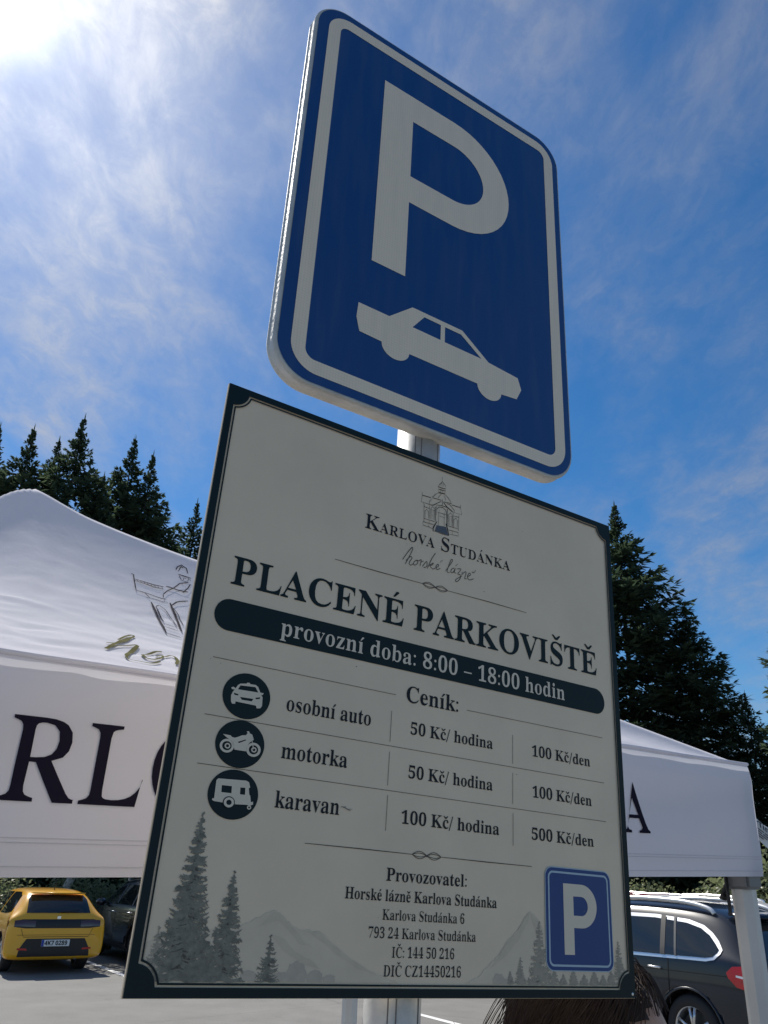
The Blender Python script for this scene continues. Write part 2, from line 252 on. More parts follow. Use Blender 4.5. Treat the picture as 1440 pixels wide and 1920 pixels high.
# glyph outlines and drawn strokes (plain numbers)
SERIF={'A':(437,['-9 0 -9 18 9 21 24 30 36 47 49 75 206 466 224 465 384 87 411 34 425 22 443 18 443 0 229 0 229 18 270 25 283 46 273 81 253 132 103 132 79 71 76 59 75 48 87 26 124 18 128 18 128 0','113 161 242 161 177 319']),'C':(468,['257 -11 213 -7 174 3 137 20 91 56 56 104 39 142 29 184 26 228 30 273 39 314 56 351 92 399 139 435 176 452 216 462 259 465 309 459 367 440 388 435 408 443 419 465 437 465 437 308 420 308 392 364 356 407 313 434 265 443 212 430 174 389 151 321 144 226 152 138 177 74 219 36 278 24 318 29 358 45 395 71 428 106 447 89 409 45 365 14 314 -5']),'D':(496,['20 0 20 17 47 21 63 30 71 46 74 75 74 374 71 407 61 426 43 435 15 439 15 455 222 455 278 452 328 441 370 422 405 396 440 351 461 295 468 228 453 128 408 57 333 14 228 0','222 24 279 37 319 75 337 115 347 166 351 229 343 318 319 382 279 420 223 433 202 431 190 423 184 409 182 385 182 72 184 48 190 34 202 27']),'E':(442,['14 0 14 17 44 20 62 30 72 48 75 78 75 369 72 405 62 425 44 435 16 439 16 455 399 455 399 320 383 320 369 373 340 406 295 424 232 430 200 428 191 424 186 417 183 388 183 246 193 246 232 252 259 269 277 300 288 345 304 345 304 118 287 118 282 154 273 181 259 201 241 213 216 220 185 222 183 222 183 67 185 47 192 35 206 29 230 28 276 30 313 39 345 53 371 75 393 105 411 143 430 143 402 0']),'H':(523,['15 0 15 17 45 22 62 32 72 50 75 81 75 379 71 406 62 424 44 434 16 439 16 455 242 455 242 439 204 432 193 425 187 415 182 379 182 251 342 251 342 379 337 415 331 425 320 432 282 439 282 455 507 455 507 439 478 434 461 424 452 407 449 379 449 81 452 52 461 33 478 22 507 17 507 0 282 0 282 17 311 21 329 31 339 49 342 81 342 221 182 221 182 81 185 50 194 32 212 22 242 17 242 0']),'I':(261,['13 0 13 17 42 23 61 32 72 49 75 75 75 387 72 412 63 427 45 435 13 439 13 455 244 455 244 439 214 435 196 427 186 412 183 387 183 77 187 44 194 34 206 26 246 17 246 0']),'K':(510,['16 0 16 17 45 22 63 32 72 50 75 81 75 379 72 406 63 424 45 434 17 439 17 455 242 455 242 439 205 432 194 425 187 415 183 379 183 234 321 373 342 398 349 418 334 434 291 439 291 455 486 455 486 439 477 439 436 430 392 404 345 361 271 285 463 46 487 25 519 17 519 0 281 0 281 17 306 18 322 21 331 27 334 34 329 47 316 66 199 214 183 198 183 81 186 50 195 32 213 22 242 17 242 0']),'L':(426,['15 0 15 17 45 22 62 32 72 50 75 81 75 379 71 407 62 425 44 434 16 439 16 455 250 455 250 439 208 434 196 427 188 416 182 379 182 83 185 47 191 37 200 31 234 28 278 31 315 40 345 56 370 80 391 112 409 154 427 154 402 0']),'N':(494,['403 -11 107 350 107 79 110 49 119 31 136 21 167 17 167 0 18 0 18 17 54 23 65 30 71 41 76 79 76 388 36 433 18 439 18 455 156 455 391 169 391 377 386 414 379 425 369 431 331 439 331 455 480 455 480 439 450 434 433 425 425 407 422 377 422 -11']),'O':(525,['261 -11 213 -6 169 7 129 29 94 58 66 93 45 134 32 179 28 228 32 276 45 321 66 362 95 397 130 426 170 448 216 462 265 466 313 462 357 448 397 427 431 399 459 364 481 323 494 277 498 228 494 179 481 134 459 93 430 58 395 29 355 7 310 -6','265 12 315 26 351 66 372 133 379 228 376 293 365 346 348 389 310 430 260 443 210 430 174 389 152 322 145 228 149 163 159 109 177 67 215 26']),'P':(418,['15 0 15 17 45 22 62 32 72 50 75 81 75 379 71 406 62 424 44 434 16 439 16 455 214 455 265 454 306 449 336 440 366 422 390 398 404 367 409 332 398 280 367 240 334 221 292 209 242 206 182 206 182 81 185 50 194 32 212 22 242 17 242 0','182 230 201 230 244 235 272 253 287 283 292 329 288 375 275 406 252 425 216 431 199 429 189 424 184 414 182 398']),'R':(473,['15 0 15 17 45 22 62 32 72 50 75 81 75 379 71 406 62 424 44 434 16 439 16 455 217 455 278 452 329 442 367 426 405 388 417 334 406 285 372 248 315 224 432 50 452 26 463 19 478 17 480 17 480 0 338 0 201 212 182 212 182 81 185 50 194 32 212 22 242 17 242 0','182 234 203 234 249 240 280 258 298 290 304 336 295 389 268 421 224 431 202 429 190 422 184 409 182 385']),'S':(390,['43 -11 43 158 62 158 83 94 111 50 149 24 197 15 231 20 257 36 273 60 279 89 265 129 225 160 163 191 112 221 77 253 56 289 50 332 54 370 67 403 88 429 115 449 148 462 185 466 229 461 282 448 291 446 300 445 313 450 320 466 339 466 339 319 322 319 310 354 293 385 272 410 248 429 222 441 194 445 163 440 140 426 125 406 120 380 124 356 137 336 159 319 189 303 253 273 290 253 317 233 337 211 350 188 357 162 359 133 354 93 339 58 314 29 281 8 240 -6 192 -10 158 -8 126 1 98 9 85 12 69 7 61 -11']),'T':(423,['92 0 92 17 123 21 142 31 152 50 156 81 156 433 149 433 102 426 65 403 41 367 29 318 11 318 11 455 410 455 410 317 394 317 375 382 333 420 269 433 263 433 263 81 267 49 276 30 296 21 328 17 328 0']),'U':(492,['248 -13 192 -8 147 6 114 29 91 61 78 103 73 155 73 379 70 406 61 424 43 434 15 439 15 455 240 455 240 439 202 432 192 425 185 415 181 379 181 140 186 88 203 51 232 29 275 22 326 31 363 56 385 99 392 159 392 378 389 406 379 423 360 433 328 439 328 455 474 455 474 439 448 432 433 421 425 404 422 378 422 181 418 118 403 69 380 32 346 7 302 -8']),'V':(428,['212 -13 44 381 22 420 8 432 -14 439 -14 455 211 455 211 439 166 432 156 423 152 410 161 378 259 143 348 377 355 409 351 423 342 432 299 439 299 455 442 455 442 439 423 436 408 427 395 411 382 383 230 -13']),'Z':(442,['20 0 20 11 276 430 214 430 174 427 141 420 115 407 94 386 76 356 61 316 44 316 57 455 406 455 406 443 153 29 239 29 302 37 349 61 384 103 407 164 424 164 407 0']),'a':(344,['255 -10 216 1 200 35 151 2 95 -9 64 -4 40 11 25 34 20 63 31 104 63 136 98 155 143 173 199 190 199 241 196 266 187 282 171 292 148 296 115 290 104 274 113 257 123 231 120 215 110 202 95 194 77 191 59 194 45 203 36 218 33 236 37 259 49 278 69 295 95 308 126 316 162 318 223 312 263 292 285 259 293 210 293 62 295 40 304 34 320 42 329 28 294 -1','151 34 174 41 199 63 199 169 138 139 118 84 126 46']),'b':(361,['43 -11 43 388 41 414 37 428 26 436 8 439 8 455 138 455 138 279 175 308 221 318 254 313 284 299 308 276 326 245 338 208 342 166 337 118 323 75 300 40 270 13 233 -4 192 -10 148 -1 105 28 53 -11','183 14 213 23 232 49 242 95 245 160 242 213 231 251 212 273 184 280 169 277 155 270 144 257 138 242 138 69 149 28']),'c':(293,['156 -10 119 -5 87 11 59 35 38 68 24 106 19 150 25 196 40 237 64 271 96 297 133 313 175 319 218 314 250 298 271 275 277 245 275 228 266 215 253 207 236 204 206 216 196 251 197 261 197 271 190 290 169 297 138 285 118 248 112 187 118 123 137 76 166 48 204 38 239 47 271 72 285 60 248 21 205 -2']),'d':(370,['140 -10 107 -5 78 10 53 35 35 66 23 104 19 147 24 196 36 237 55 272 81 297 112 313 146 318 189 309 223 280 223 401 220 419 212 430 198 437 176 439 176 455 319 455 319 75 325 41 335 32 353 28 353 11 315 8 271 1 223 -10 223 39 188 2','171 28 187 31 202 41 215 56 223 76 223 242 217 257 206 270 191 278 174 281 147 273 130 250 121 210 118 153 120 98 130 58 146 36']),'e':(301,['154 -10 117 -5 85 10 58 35 37 69 24 109 19 157 24 201 38 240 59 273 87 298 120 313 157 318 209 309 249 280 274 234 283 173 283 166 117 166 127 97 154 56 199 42 237 53 270 86 285 73 248 27 205 -1','116 192 201 192 201 215 199 252 193 277 181 292 161 297 127 274 116 203']),'h':(381,['18 0 18 16 35 19 45 26 51 37 52 56 52 399 51 417 46 429 36 437 19 440 19 455 148 455 148 267 190 305 243 318 292 306 321 271 330 212 330 56 332 38 337 26 347 19 363 16 363 0 202 0 202 16 207 16 228 26 235 56 235 217 229 258 219 268 203 271 173 262 148 235 148 56 154 26 164 19 180 16 180 0']),'i':(198,['101 362 81 366 65 376 54 393 50 412 54 432 65 449 81 460 101 463 120 460 137 449 147 432 151 412 147 393 136 376 120 366','18 0 18 16 35 19 45 26 51 37 52 56 52 252 47 285 37 291 20 293 21 310 148 310 148 56 154 26 164 19 180 16 180 0']),'k':(359,['17 0 17 16 35 19 45 26 51 38 52 56 52 398 47 429 38 436 20 439 21 455 148 455 148 169 227 248 240 264 244 278 235 290 209 293 206 293 206 310 345 310 345 293 308 284 275 260 222 209 346 34 360 21 376 16 376 0 211 0 211 16 217 16 234 20 239 32 232 49 163 147 148 134 148 56 154 26 164 19 180 16 180 0']),'l':(199,['18 0 18 16 35 19 45 26 51 37 52 56 52 398 47 429 38 436 20 439 20 455 148 455 148 56 154 26 164 19 180 16 180 0']),'m':(554,['18 0 18 16 35 19 45 26 51 37 52 56 52 253 46 284 36 291 19 294 19 310 146 310 146 265 188 305 237 318 292 304 320 261 364 304 418 318 465 306 494 271 504 212 504 56 510 26 520 19 536 16 536 0 377 0 377 16 393 19 403 26 410 56 410 217 404 258 394 268 377 271 349 263 324 237 324 56 331 26 340 19 356 16 356 0 199 0 199 16 215 19 225 26 232 56 232 217 226 258 216 268 199 271 170 262 146 235 146 56 152 27 162 19 177 16 177 0']),'n':(381,['18 0 18 16 35 19 45 26 51 37 52 56 52 253 46 284 36 291 19 294 19 310 148 310 148 267 190 306 243 318 292 306 321 271 330 212 330 56 332 38 337 26 347 19 363 16 363 0 202 0 202 16 207 16 228 26 235 56 235 217 229 258 219 268 203 271 173 262 148 235 148 56 154 26 164 19 180 16 180 0']),'o':(336,['169 -10 127 -5 90 11 60 37 38 70 24 110 19 154 24 199 38 239 60 272 90 297 127 313 168 318 209 313 245 298 275 273 298 240 312 200 317 154 312 108 298 69 275 36 245 11 210 -5','169 11 193 18 209 39 217 81 220 154 217 227 208 271 192 292 169 299 144 292 128 271 120 227 117 154 120 82 128 39 144 18']),'p':(371,['17 -139 17 -124 40 -117 50 -101 52 -64 52 243 51 269 46 283 37 291 19 295 19 310 143 310 143 263 180 305 230 319 264 314 293 298 317 274 335 241 346 203 350 160 346 113 334 72 316 38 291 12 261 -5 227 -10 183 1 148 32 148 -58 152 -99 158 -110 167 -118 197 -123 197 -139','195 28 222 36 239 59 249 99 253 154 250 208 241 248 225 270 199 278 171 267 148 235 148 69 167 38']),'r':(287,['18 0 18 16 35 19 45 26 51 37 52 56 52 252 51 273 46 285 37 291 20 293 21 310 146 310 146 252 165 280 187 301 210 314 233 318 258 315 275 304 286 287 289 266 287 248 278 234 265 225 248 222 233 224 222 231 207 250 199 257 189 260 175 255 162 241 152 220 149 192 149 56 152 37 159 25 173 19 197 16 197 0']),'s':(288,['151 -10 122 -6 87 6 73 9 60 4 51 -9 36 -9 36 105 53 105 66 68 87 39 112 21 140 15 162 18 179 27 189 40 192 58 183 84 156 105 107 130 76 148 54 169 41 193 37 220 44 259 65 291 98 312 141 319 166 316 199 308 206 306 213 305 223 308 230 319 244 319 244 222 228 222 215 254 196 277 174 291 149 296 130 294 116 286 108 274 105 259 107 244 115 232 146 212 191 189 221 172 241 151 253 127 257 95 250 51 228 18 194 -3']),'t':(228,['124 -9 89 -4 66 10 53 36 48 71 48 279 20 279 20 300 88 369 129 424 144 424 144 310 208 310 208 279 144 279 144 82 149 51 157 43 168 40 189 49 206 75 222 66 198 24 165 -1']),'u':(375,['131 -10 91 -3 65 17 51 51 46 97 46 248 39 282 29 291 11 294 11 310 142 310 142 74 144 58 151 46 162 38 177 36 205 43 228 66 228 248 226 269 221 283 209 291 189 294 189 310 324 310 324 70 326 51 331 39 342 33 360 30 360 13 321 10 277 3 228 -10 228 40 209 19 186 3 160 -7']),'v':(306,['142 -10 38 248 22 281 12 290 -3 293 -3 310 164 310 164 294 156 294 136 290 129 276 130 268 185 122 236 253 241 272 232 289 203 294 203 310 305 310 305 295 289 289 278 279 260 243 160 -10']),'z':(293,['13 0 13 14 168 287 128 287 96 283 72 272 55 250 44 216 26 216 32 310 275 310 275 291 126 25 152 25 194 30 223 44 244 69 260 107 276 107 268 0']),'0':(375,['188 -7 133 1 91 24 60 61 39 111 30 150 25 193 23 241 25 289 30 332 39 371 60 420 91 456 133 479 189 486 242 479 283 456 314 419 336 370 345 331 351 288 353 240 351 193 345 150 336 110 314 61 283 24 241 1','188 37 219 50 237 91 243 131 247 181 248 240 247 300 243 349 237 390 219 429 189 443 157 429 139 390 132 349 128 300 127 240 128 181 132 131 139 91 157 50']),'1':(375,['65 0 65 36 120 36 135 38 146 45 152 58 154 79 154 416 108 365 87 351 67 346 52 349 40 359 31 375 28 396 74 412 132 447 179 482 254 482 254 79 261 47 271 38 288 36 343 36 343 0']),'2':(375,['24 0 24 69 123 171 187 245 206 277 218 307 224 338 226 371 223 405 212 427 196 441 174 445 145 438 126 416 116 380 112 329 77 333 50 344 32 365 26 396 30 419 43 441 63 459 92 474 129 483 174 486 240 479 288 456 318 421 328 375 319 329 291 281 238 220 154 138 87 74 244 74 263 77 279 86 292 101 300 120 305 141 345 141 341 0']),'3':(375,['163 -7 117 -4 81 5 53 18 34 35 23 54 19 74 23 96 36 113 54 123 76 126 82 89 99 62 125 46 158 40 180 42 199 49 216 61 230 79 238 105 241 139 234 174 214 202 181 221 137 227 95 227 95 269 140 269 178 275 204 296 220 327 225 367 221 400 211 424 193 440 169 445 148 441 133 430 122 413 116 391 111 341 75 345 47 356 30 374 24 401 34 434 62 461 108 480 173 486 237 479 286 458 317 423 328 377 320 335 298 301 265 275 225 256 279 238 305 222 326 201 340 174 345 138 341 101 329 70 312 44 288 25 261 10 230 1']),'4':(375,['121 0 121 36 140 36 161 38 179 44 191 58 195 84 195 125 9 125 9 166 199 480 293 480 293 169 363 169 363 125 293 125 293 84 297 58 309 44 327 38 348 36 357 36 357 0','56 169 195 169 195 287 196 351 199 416 189 394 174 366 158 338 146 319']),'5':(375,['165 -7 119 -4 84 5 58 18 40 35 30 54 27 75 31 95 42 109 59 118 81 121 88 83 97 66 111 52 130 43 154 40 176 43 195 50 212 63 226 83 234 111 237 148 231 192 213 223 184 241 146 247 103 243 71 235 40 247 62 480 316 480 319 357 281 357 275 380 267 399 258 404 244 406 105 406 94 281 126 288 168 291 216 287 258 276 293 256 328 211 340 148 336 108 324 75 306 48 282 27 255 12 226 1']),'6':(375,['197 -7 150 -1 109 18 76 49 51 93 39 130 33 173 30 222 33 275 42 325 57 370 77 409 104 441 137 466 176 481 222 486 261 484 291 476 313 464 329 449 338 431 340 412 336 393 322 376 298 364 260 360 256 400 243 434 232 443 216 447 180 435 152 401 139 366 130 322 125 269 161 286 186 292 218 294 273 285 315 258 343 214 352 155 348 110 334 71 313 38 282 13 244 -2','199 38 222 44 239 64 251 98 255 148 250 196 238 228 219 247 193 253 174 251 154 243 125 221 128 162 135 116 147 81 170 48']),'7':(375,['111 0 289 406 113 406 86 398 74 372 70 338 30 338 33 480 353 480 353 447 168 0']),'8':(375,['183 -7 132 -2 91 11 60 31 38 57 25 88 20 122 27 162 47 193 79 219 119 242 83 267 57 296 41 327 36 364 39 395 50 423 70 449 99 469 140 482 191 486 254 478 299 453 325 415 334 369 328 333 310 305 281 282 244 260 296 230 330 199 349 166 355 127 344 71 310 29 276 9 234 -3','203 283 224 298 239 317 247 340 250 370 243 407 222 436 206 444 187 447 163 442 145 426 134 402 130 372 135 341 149 318 172 300','187 32 218 37 241 55 257 82 262 116 256 146 239 170 208 192 164 216 143 199 126 178 115 152 111 120 116 84 132 56 156 38']),'9':(375,['152 -7 116 -4 88 4 67 17 53 33 45 51 42 69 44 83 50 94 61 102 75 107 87 80 103 56 126 41 156 36 194 48 223 84 242 145 251 230 234 212 212 198 186 188 155 185 103 194 60 220 33 264 24 324 28 369 42 409 64 441 95 466 133 481 177 486 223 480 264 463 298 433 323 390 335 353 343 310 345 261 343 207 334 157 321 111 301 72 274 39 241 14 200 -2','184 233 206 236 224 245 239 260 251 278 248 330 242 372 231 403 209 432 181 441 156 434 137 413 125 377 121 328 137 257'])}
SANS={'K':(446,['60 0 60 480 162 480 162 260 181 288 202 316 332 480 445 480 277 267 446 0 330 0 205 202 162 171 162 0']),'T':(389,['144 0 144 395 13 395 13 480 375 480 375 395 245 395 245 0']),'r':(305,['52 0 52 367 128 367 143 305 148 305 167 331 192 353 222 368 257 373 275 373 291 371 283 277 270 279 254 280 229 278 205 271 184 259 167 242 156 218 152 187 152 0']),'i':(205,['103 412 82 415 64 423 52 438 48 461 52 485 64 500 82 508 103 510 123 508 141 500 153 485 157 461 153 438 141 423 123 415','52 0 52 367 152 367 152 0']),'n':(441,['52 0 52 367 129 367 142 320 148 320 168 344 196 361 227 370 261 373 314 365 355 342 382 300 391 239 391 0 291 0 291 214 287 249 277 274 258 289 232 293 193 286 169 262 157 224 152 173 152 0']),'e':(397,['218 -7 166 -2 121 14 83 40 54 76 36 123 30 181 36 240 52 288 78 325 113 352 155 368 203 373 251 369 291 354 324 330 348 297 363 256 368 207 368 158 132 158 139 121 157 92 185 74 223 68 287 75 347 97 347 19 290 0','134 225 274 225 269 256 257 280 235 297 204 302 178 298 156 283 141 259']),'0':(384,['191 -7 139 1 96 22 64 59 47 95 34 137 27 185 24 240 26 289 31 333 40 373 62 421 93 457 136 480 191 487 244 480 286 458 318 422 336 386 349 344 357 295 359 240 357 191 352 147 343 107 321 59 290 23 247 1','191 75 223 85 244 116 252 148 257 189 259 240 257 290 252 331 244 363 223 395 191 405 159 395 139 363 131 331 126 290 125 240 126 190 131 149 139 117 159 86']),'2':(384,['27 0 27 71 147 192 206 254 238 300 245 322 248 345 244 370 232 388 213 398 189 402 162 398 136 389 81 353 26 418 70 451 123 476 157 484 197 486 241 482 278 469 308 449 330 423 344 392 349 357 345 319 333 284 313 252 287 220 215 148 153 90 153 85 362 85 362 0']),'4':(384,['216 0 216 99 11 99 11 170 222 480 315 480 315 178 373 178 373 99 315 99 315 0','101 178 216 178 216 259 217 297 219 338 220 363 218 363 205 337 189 311']),'7':(384,['75 0 255 394 18 394 18 480 362 480 362 416 181 0']),'8':(384,['192 -7 142 -3 101 9 67 28 35 68 24 122 30 166 50 201 80 229 116 251 86 273 61 299 44 331 38 371 44 406 60 435 85 457 117 473 153 482 192 486 232 482 268 473 300 457 324 435 340 406 345 370 339 331 321 299 293 274 259 253 308 222 329 203 346 180 356 154 360 124 355 87 339 55 313 29 280 9 239 -3','192 296 232 321 245 339 250 363 246 383 233 399 215 408 191 412 169 408 150 399 138 383 134 363 138 340 151 322','191 68 224 72 247 84 261 103 266 127 263 144 255 159 229 184 196 204 187 209 159 193 137 175 122 153 118 128 122 104 136 85 159 72']),'9':(384,['120 -7 87 -6 55 -2 55 79 83 75 113 73 166 77 205 92 233 114 251 144 262 181 267 222 263 222 246 201 225 183 197 171 156 167 101 176 58 206 31 254 21 318 26 367 41 407 65 441 98 465 138 480 185 485 231 479 273 462 309 434 336 393 350 359 357 320 360 275 354 193 346 154 333 117 315 83 290 53 260 28 221 9 175 -3','185 244 206 247 224 255 250 280 257 295 259 311 251 355 241 374 227 390 209 400 187 404 160 399 138 383 124 357 120 320 124 288 136 265 156 249'])}
TOWER=[(0.5,'-1.9 284 -1.9 277.5'),(0.5,'-1.9 277.5 -3.3 274.8 -6.5 271.1 -7.2 267.8'),(0.5,'-1.9 277.5 0.4 275.6 3 273.5 4 270.4'),(0.4,'-1.9 277.5 -3.4 273.6 -3.9 269.7'),(0.4,'-1.3 277.3 -0.2 273.2 -0.4 269.7'),(1.1,'-8.4 267.8 -2.2 267.6 4.1 268.5'),(0.5,'-7 264.9 -6.8 260.4'),(0.6,'3.3 267.1 3.1 261.4'),(0.6,'-3.7 265.2 -3.5 260.8'),(0.6,'-0.4 265.5 -0.4 261'),(1.2,'-7.2 260.3 -1.8 260.2 3.1 261'),(0.9,'-7 264.5 -2 264.8 3.3 265.8'),(0.6,'-8.4 258.4 -12.3 254.9 -14.6 251.6 -17 250.5'),(0.6,'3.1 260.3 8.3 257.1 14.4 250.7'),(0.5,'-8.4 258.4 -2.7 259.9 3.1 260.3'),(0.5,'-2.6 258.8 -5.7 254.8 -7.6 251.2'),(0.5,'2 258.4 3.8 254.9 4.5 251.7'),(1.4,'-31.9 247.9 -18.5 248.5'),(0.6,'-32.5 252.1 -31.9 247.9'),(0.5,'-31.9 247.9 -33.3 238.3'),(0.5,'-33.3 238.3 -19.7 238.6 -12.4 239.4'),(0.5,'-16.9 247.5 -20.3 243.1 -20 237.7'),(1.3,'-16.1 249.3 -2.2 250'),(0.9,'-17.2 237.5 -12.5 240.8 -2.2 248.5'),(1.2,'1.1 248.8 6.3 243.7 13.9 240.2 16.9 238.9'),(0.6,'6.1 248.1 12 247.7 18.9 242.4 19 239.5'),(1,'-0.7 252 -0.3 243.9'),(0.8,'-9.2 241.1 -0.3 242.8 7.2 242.5'),(1.3,'2 249.1 14 250.2'),(1.4,'14.5 248.5 28.8 249.2'),(0.6,'28.6 253.3 28.8 249.2'),(0.5,'28.8 249.2 31.2 239.5'),(0.5,'17.3 239 31.2 239.5'),(0.5,'-29.3 237.7 -28.2 235.2 -28.4 233.3'),(1,'-28.2 233 -20.2 232.6'),(0.7,'-28.5 234.3 -27.5 212.3'),(0.6,'-20 237.7 -19.4 218.3'),(1,'-11 238.4 -9.7 217.6'),(0.6,'-9.2 240.4 -8.6 227.4'),(1.1,'7.9 241.3 8.3 216.4'),(0.7,'17.4 238.3 17.7 217.8'),(0.7,'26.6 237.4 26.5 215.3'),(0.5,'-26.2 217.7 -26.5 227.7 -24.1 230.3 -21.6 228.5 -20.7 218.6'),(0.5,'-17.5 218.9 -17.8 233.3 -15.1 237.1 -11.8 234.4 -11.4 219.3'),(0.4,'-16.1 231.6 -15.4 218.8'),(0.4,'-13.3 232.5 -12.6 218.9'),(0.5,'-17.7 231.9 -11.2 232.4'),(0.7,'-8.9 234.6 -5.9 239.2 0.7 240.5 5.3 238.2 7.4 232.2 7.8 217.7'),(0.4,'-5.3 237.2 -4.9 232.2'),(0.8,'-7.1 231.5 6 231.8'),(0.6,'-5.5 230.5 -5.5 213.8'),(0.6,'-4.5 227.2 5.3 227.2'),(0.6,'3 234.6 3.8 214.4'),(0.5,'10.2 218.5 10.1 233.1 13.2 237 16.3 233.5 16.4 218.8'),(0.4,'11.8 230.7 11.9 219'),(0.4,'14.7 230.8 14.7 219.1'),(0.4,'10.5 231.7 16.3 232.2'),(0.5,'18.9 218.1 18.9 229.1 21.8 231.8 24.4 229.3 24.3 219'),(0.9,'18.3 234.1 26.7 234.4'),(0.9,'-27.7 216.5 -11.3 217.1'),(1,'-28.7 211.9 -12.7 212.4'),(0.5,'-28.7 211.9 -28.4 207 -19.7 207.4 -13.2 206.5'),(0.4,'-19.9 211.7 -19.7 207.4'),(0.4,'-19.4 216.9 -19.5 212.5'),(0.9,'9 217.4 25.6 217.9'),(1,'10.9 212.1 26.2 213'),(0.5,'26.2 213 26.8 208 11.9 206.7'),(0.4,'17.1 212.5 17.2 207.5'),(1.4,'-7.7 218.2 -11.1 212.1 -12.9 208 -13.1 203.7'),(0.6,'-13.1 203.7 -9.1 204.1'),(1.4,'6.5 219.5 9.2 213.1 11.6 204.4'),(0.5,'-10.7 204.4 -0.2 203.5 11.2 203.9')]
STAIR=[(0,'-7.9 213.1 6.7 214.9 10.8 204.2 -10.3 204.5')]
SCRIPT=[(0.9,'-55.8 153.4 -49.3 164.3 -43.3 172.6 -42 171.1 -44.8 163.4 -51.7 148.5'),(0.8,'-50.9 153.4 -44.6 160.3 -42.4 158.8 -46.1 151.6 -43.3 149.4 -39.7 152.8'),(0.8,'-35.9 158 -39.2 154.5 -39 150.9 -35.5 152.3 -33.4 156.3 -35.9 158 -31.1 158.2'),(0.8,'-31.7 158 -28.6 160.5 -30.2 151.9'),(0.7,'-29.5 156 -27 159 -24.9 159.3'),(0.8,'-26.6 152 -21.1 160.1 -19.8 158.3 -20.4 153.7 -24.8 151'),(0.9,'-19.4 151.3 -12.9 166.3 -7.8 175.2'),(0.8,'-16.6 155.8 -10.8 161 -11.6 158.4 -15.1 155.9 -11 153 -7.5 155'),(0.8,'-7.5 155 -2.5 159 -3.5 161.4 -6.4 157.4 -4.4 154 0.4 156.8'),(0.8,'-0.6 164.3 3.2 168.5'),(0.8,'8.4 155.4 17.2 169 18.9 172.8 16.4 172.6 12.2 161 10.9 155 14.6 154.9'),(0.8,'21.8 163 17.2 159.6 17.1 155.6 20.8 157.3 23.4 163.1 22 157.4 24.9 156.8'),(0.8,'23.6 165.9 26.9 169.7'),(0.8,'25.6 162.6 32.2 164.1 27.4 156.4 31.2 156.3 31.3 151.2 26.2 145.6 24.5 147.9 33.4 155'),(0.8,'34.5 161.4 33.1 153.8'),(0.8,'34 157.3 38.9 162.3 40.5 160.9 38.5 153.1 41.7 153.9'),(0.8,'42.3 156.2 47.6 160.5 45.9 162.5 42.9 157.4 45.5 153 53.1 156.5'),(0.7,'49.7 165.4 52 164.1 55.8 168.6')]
ICAR=[(1,'-242.2 -32.5 -239.8 -30.6 -233.2 -29.4 -232.5 -28.3 -229.8 -28.1 -229.3 -29.2 -223 -29 -220.1 -30.7 -217.2 -35.6 -215.4 -35.7 -213.4 -35.6 -214 -37.4 -215.8 -37.9 -214 -39.9 -213.4 -48.5 -215 -51.2 -218.8 -51.9 -220.1 -49.3 -242.3 -48.8 -242.3 -51.2 -245.7 -51.5 -247.1 -49.3 -247.8 -43.7 -246.4 -39.4 -244.7 -37.7 -247.9 -37.4 -248.8 -36 -246.5 -34.9 -244.1 -36.1'),(0,'-239.4 -32.3 -223.2 -31.2 -219.3 -36 -241.5 -36.6'),(0,'-245.3 -40.6 -240.3 -41.3 -240.6 -42.7 -244.5 -42.5'),(0,'-221.7 -41.7 -216.5 -40.3 -217 -42.2 -221 -43.1'),(0,'-238.2 -43.7 -223.7 -43.2 -225.1 -45.9 -236 -46.1')]
IMOTO=[(1,'-250.3 -81.7 -242.3 -81.8 -240.7 -83.1 -237.8 -83.5 -234.5 -82.2 -230.5 -80.1 -226.3 -79.4 -224.9 -76.9 -226.3 -75.8 -223.9 -75.1 -222.2 -77.3 -220 -77.7 -217.5 -82.6 -221 -85.3 -223.2 -88.4 -224 -94.5 -236.1 -94.6 -237.8 -91.2 -241.6 -86.4 -246.2 -84.2'),(0,'-233.8 -86.8 -225.7 -83.3 -225.9 -84.4 -232.8 -87.9')]
IKAR=[(1,'-250.1 -124.6 -248.4 -122.8 -220 -121.5 -216.7 -122.6 -214.8 -127.3 -216.1 -128.1 -214.8 -134 -213.7 -134.6 -212.2 -140.4 -209.9 -139.7 -209.7 -142.4 -212.4 -143.6 -216.7 -143.3 -230.9 -144.2 -250 -143.3 -251.7 -142.4 -251.2 -140.8 -249.8 -141.2'),(0,'-244 -128.4 -233.7 -128.2 -233.2 -134.6 -243.5 -134.7'),(0,'-224.9 -128.4 -219.8 -128.1 -219.2 -134.5 -224.4 -134.6')]
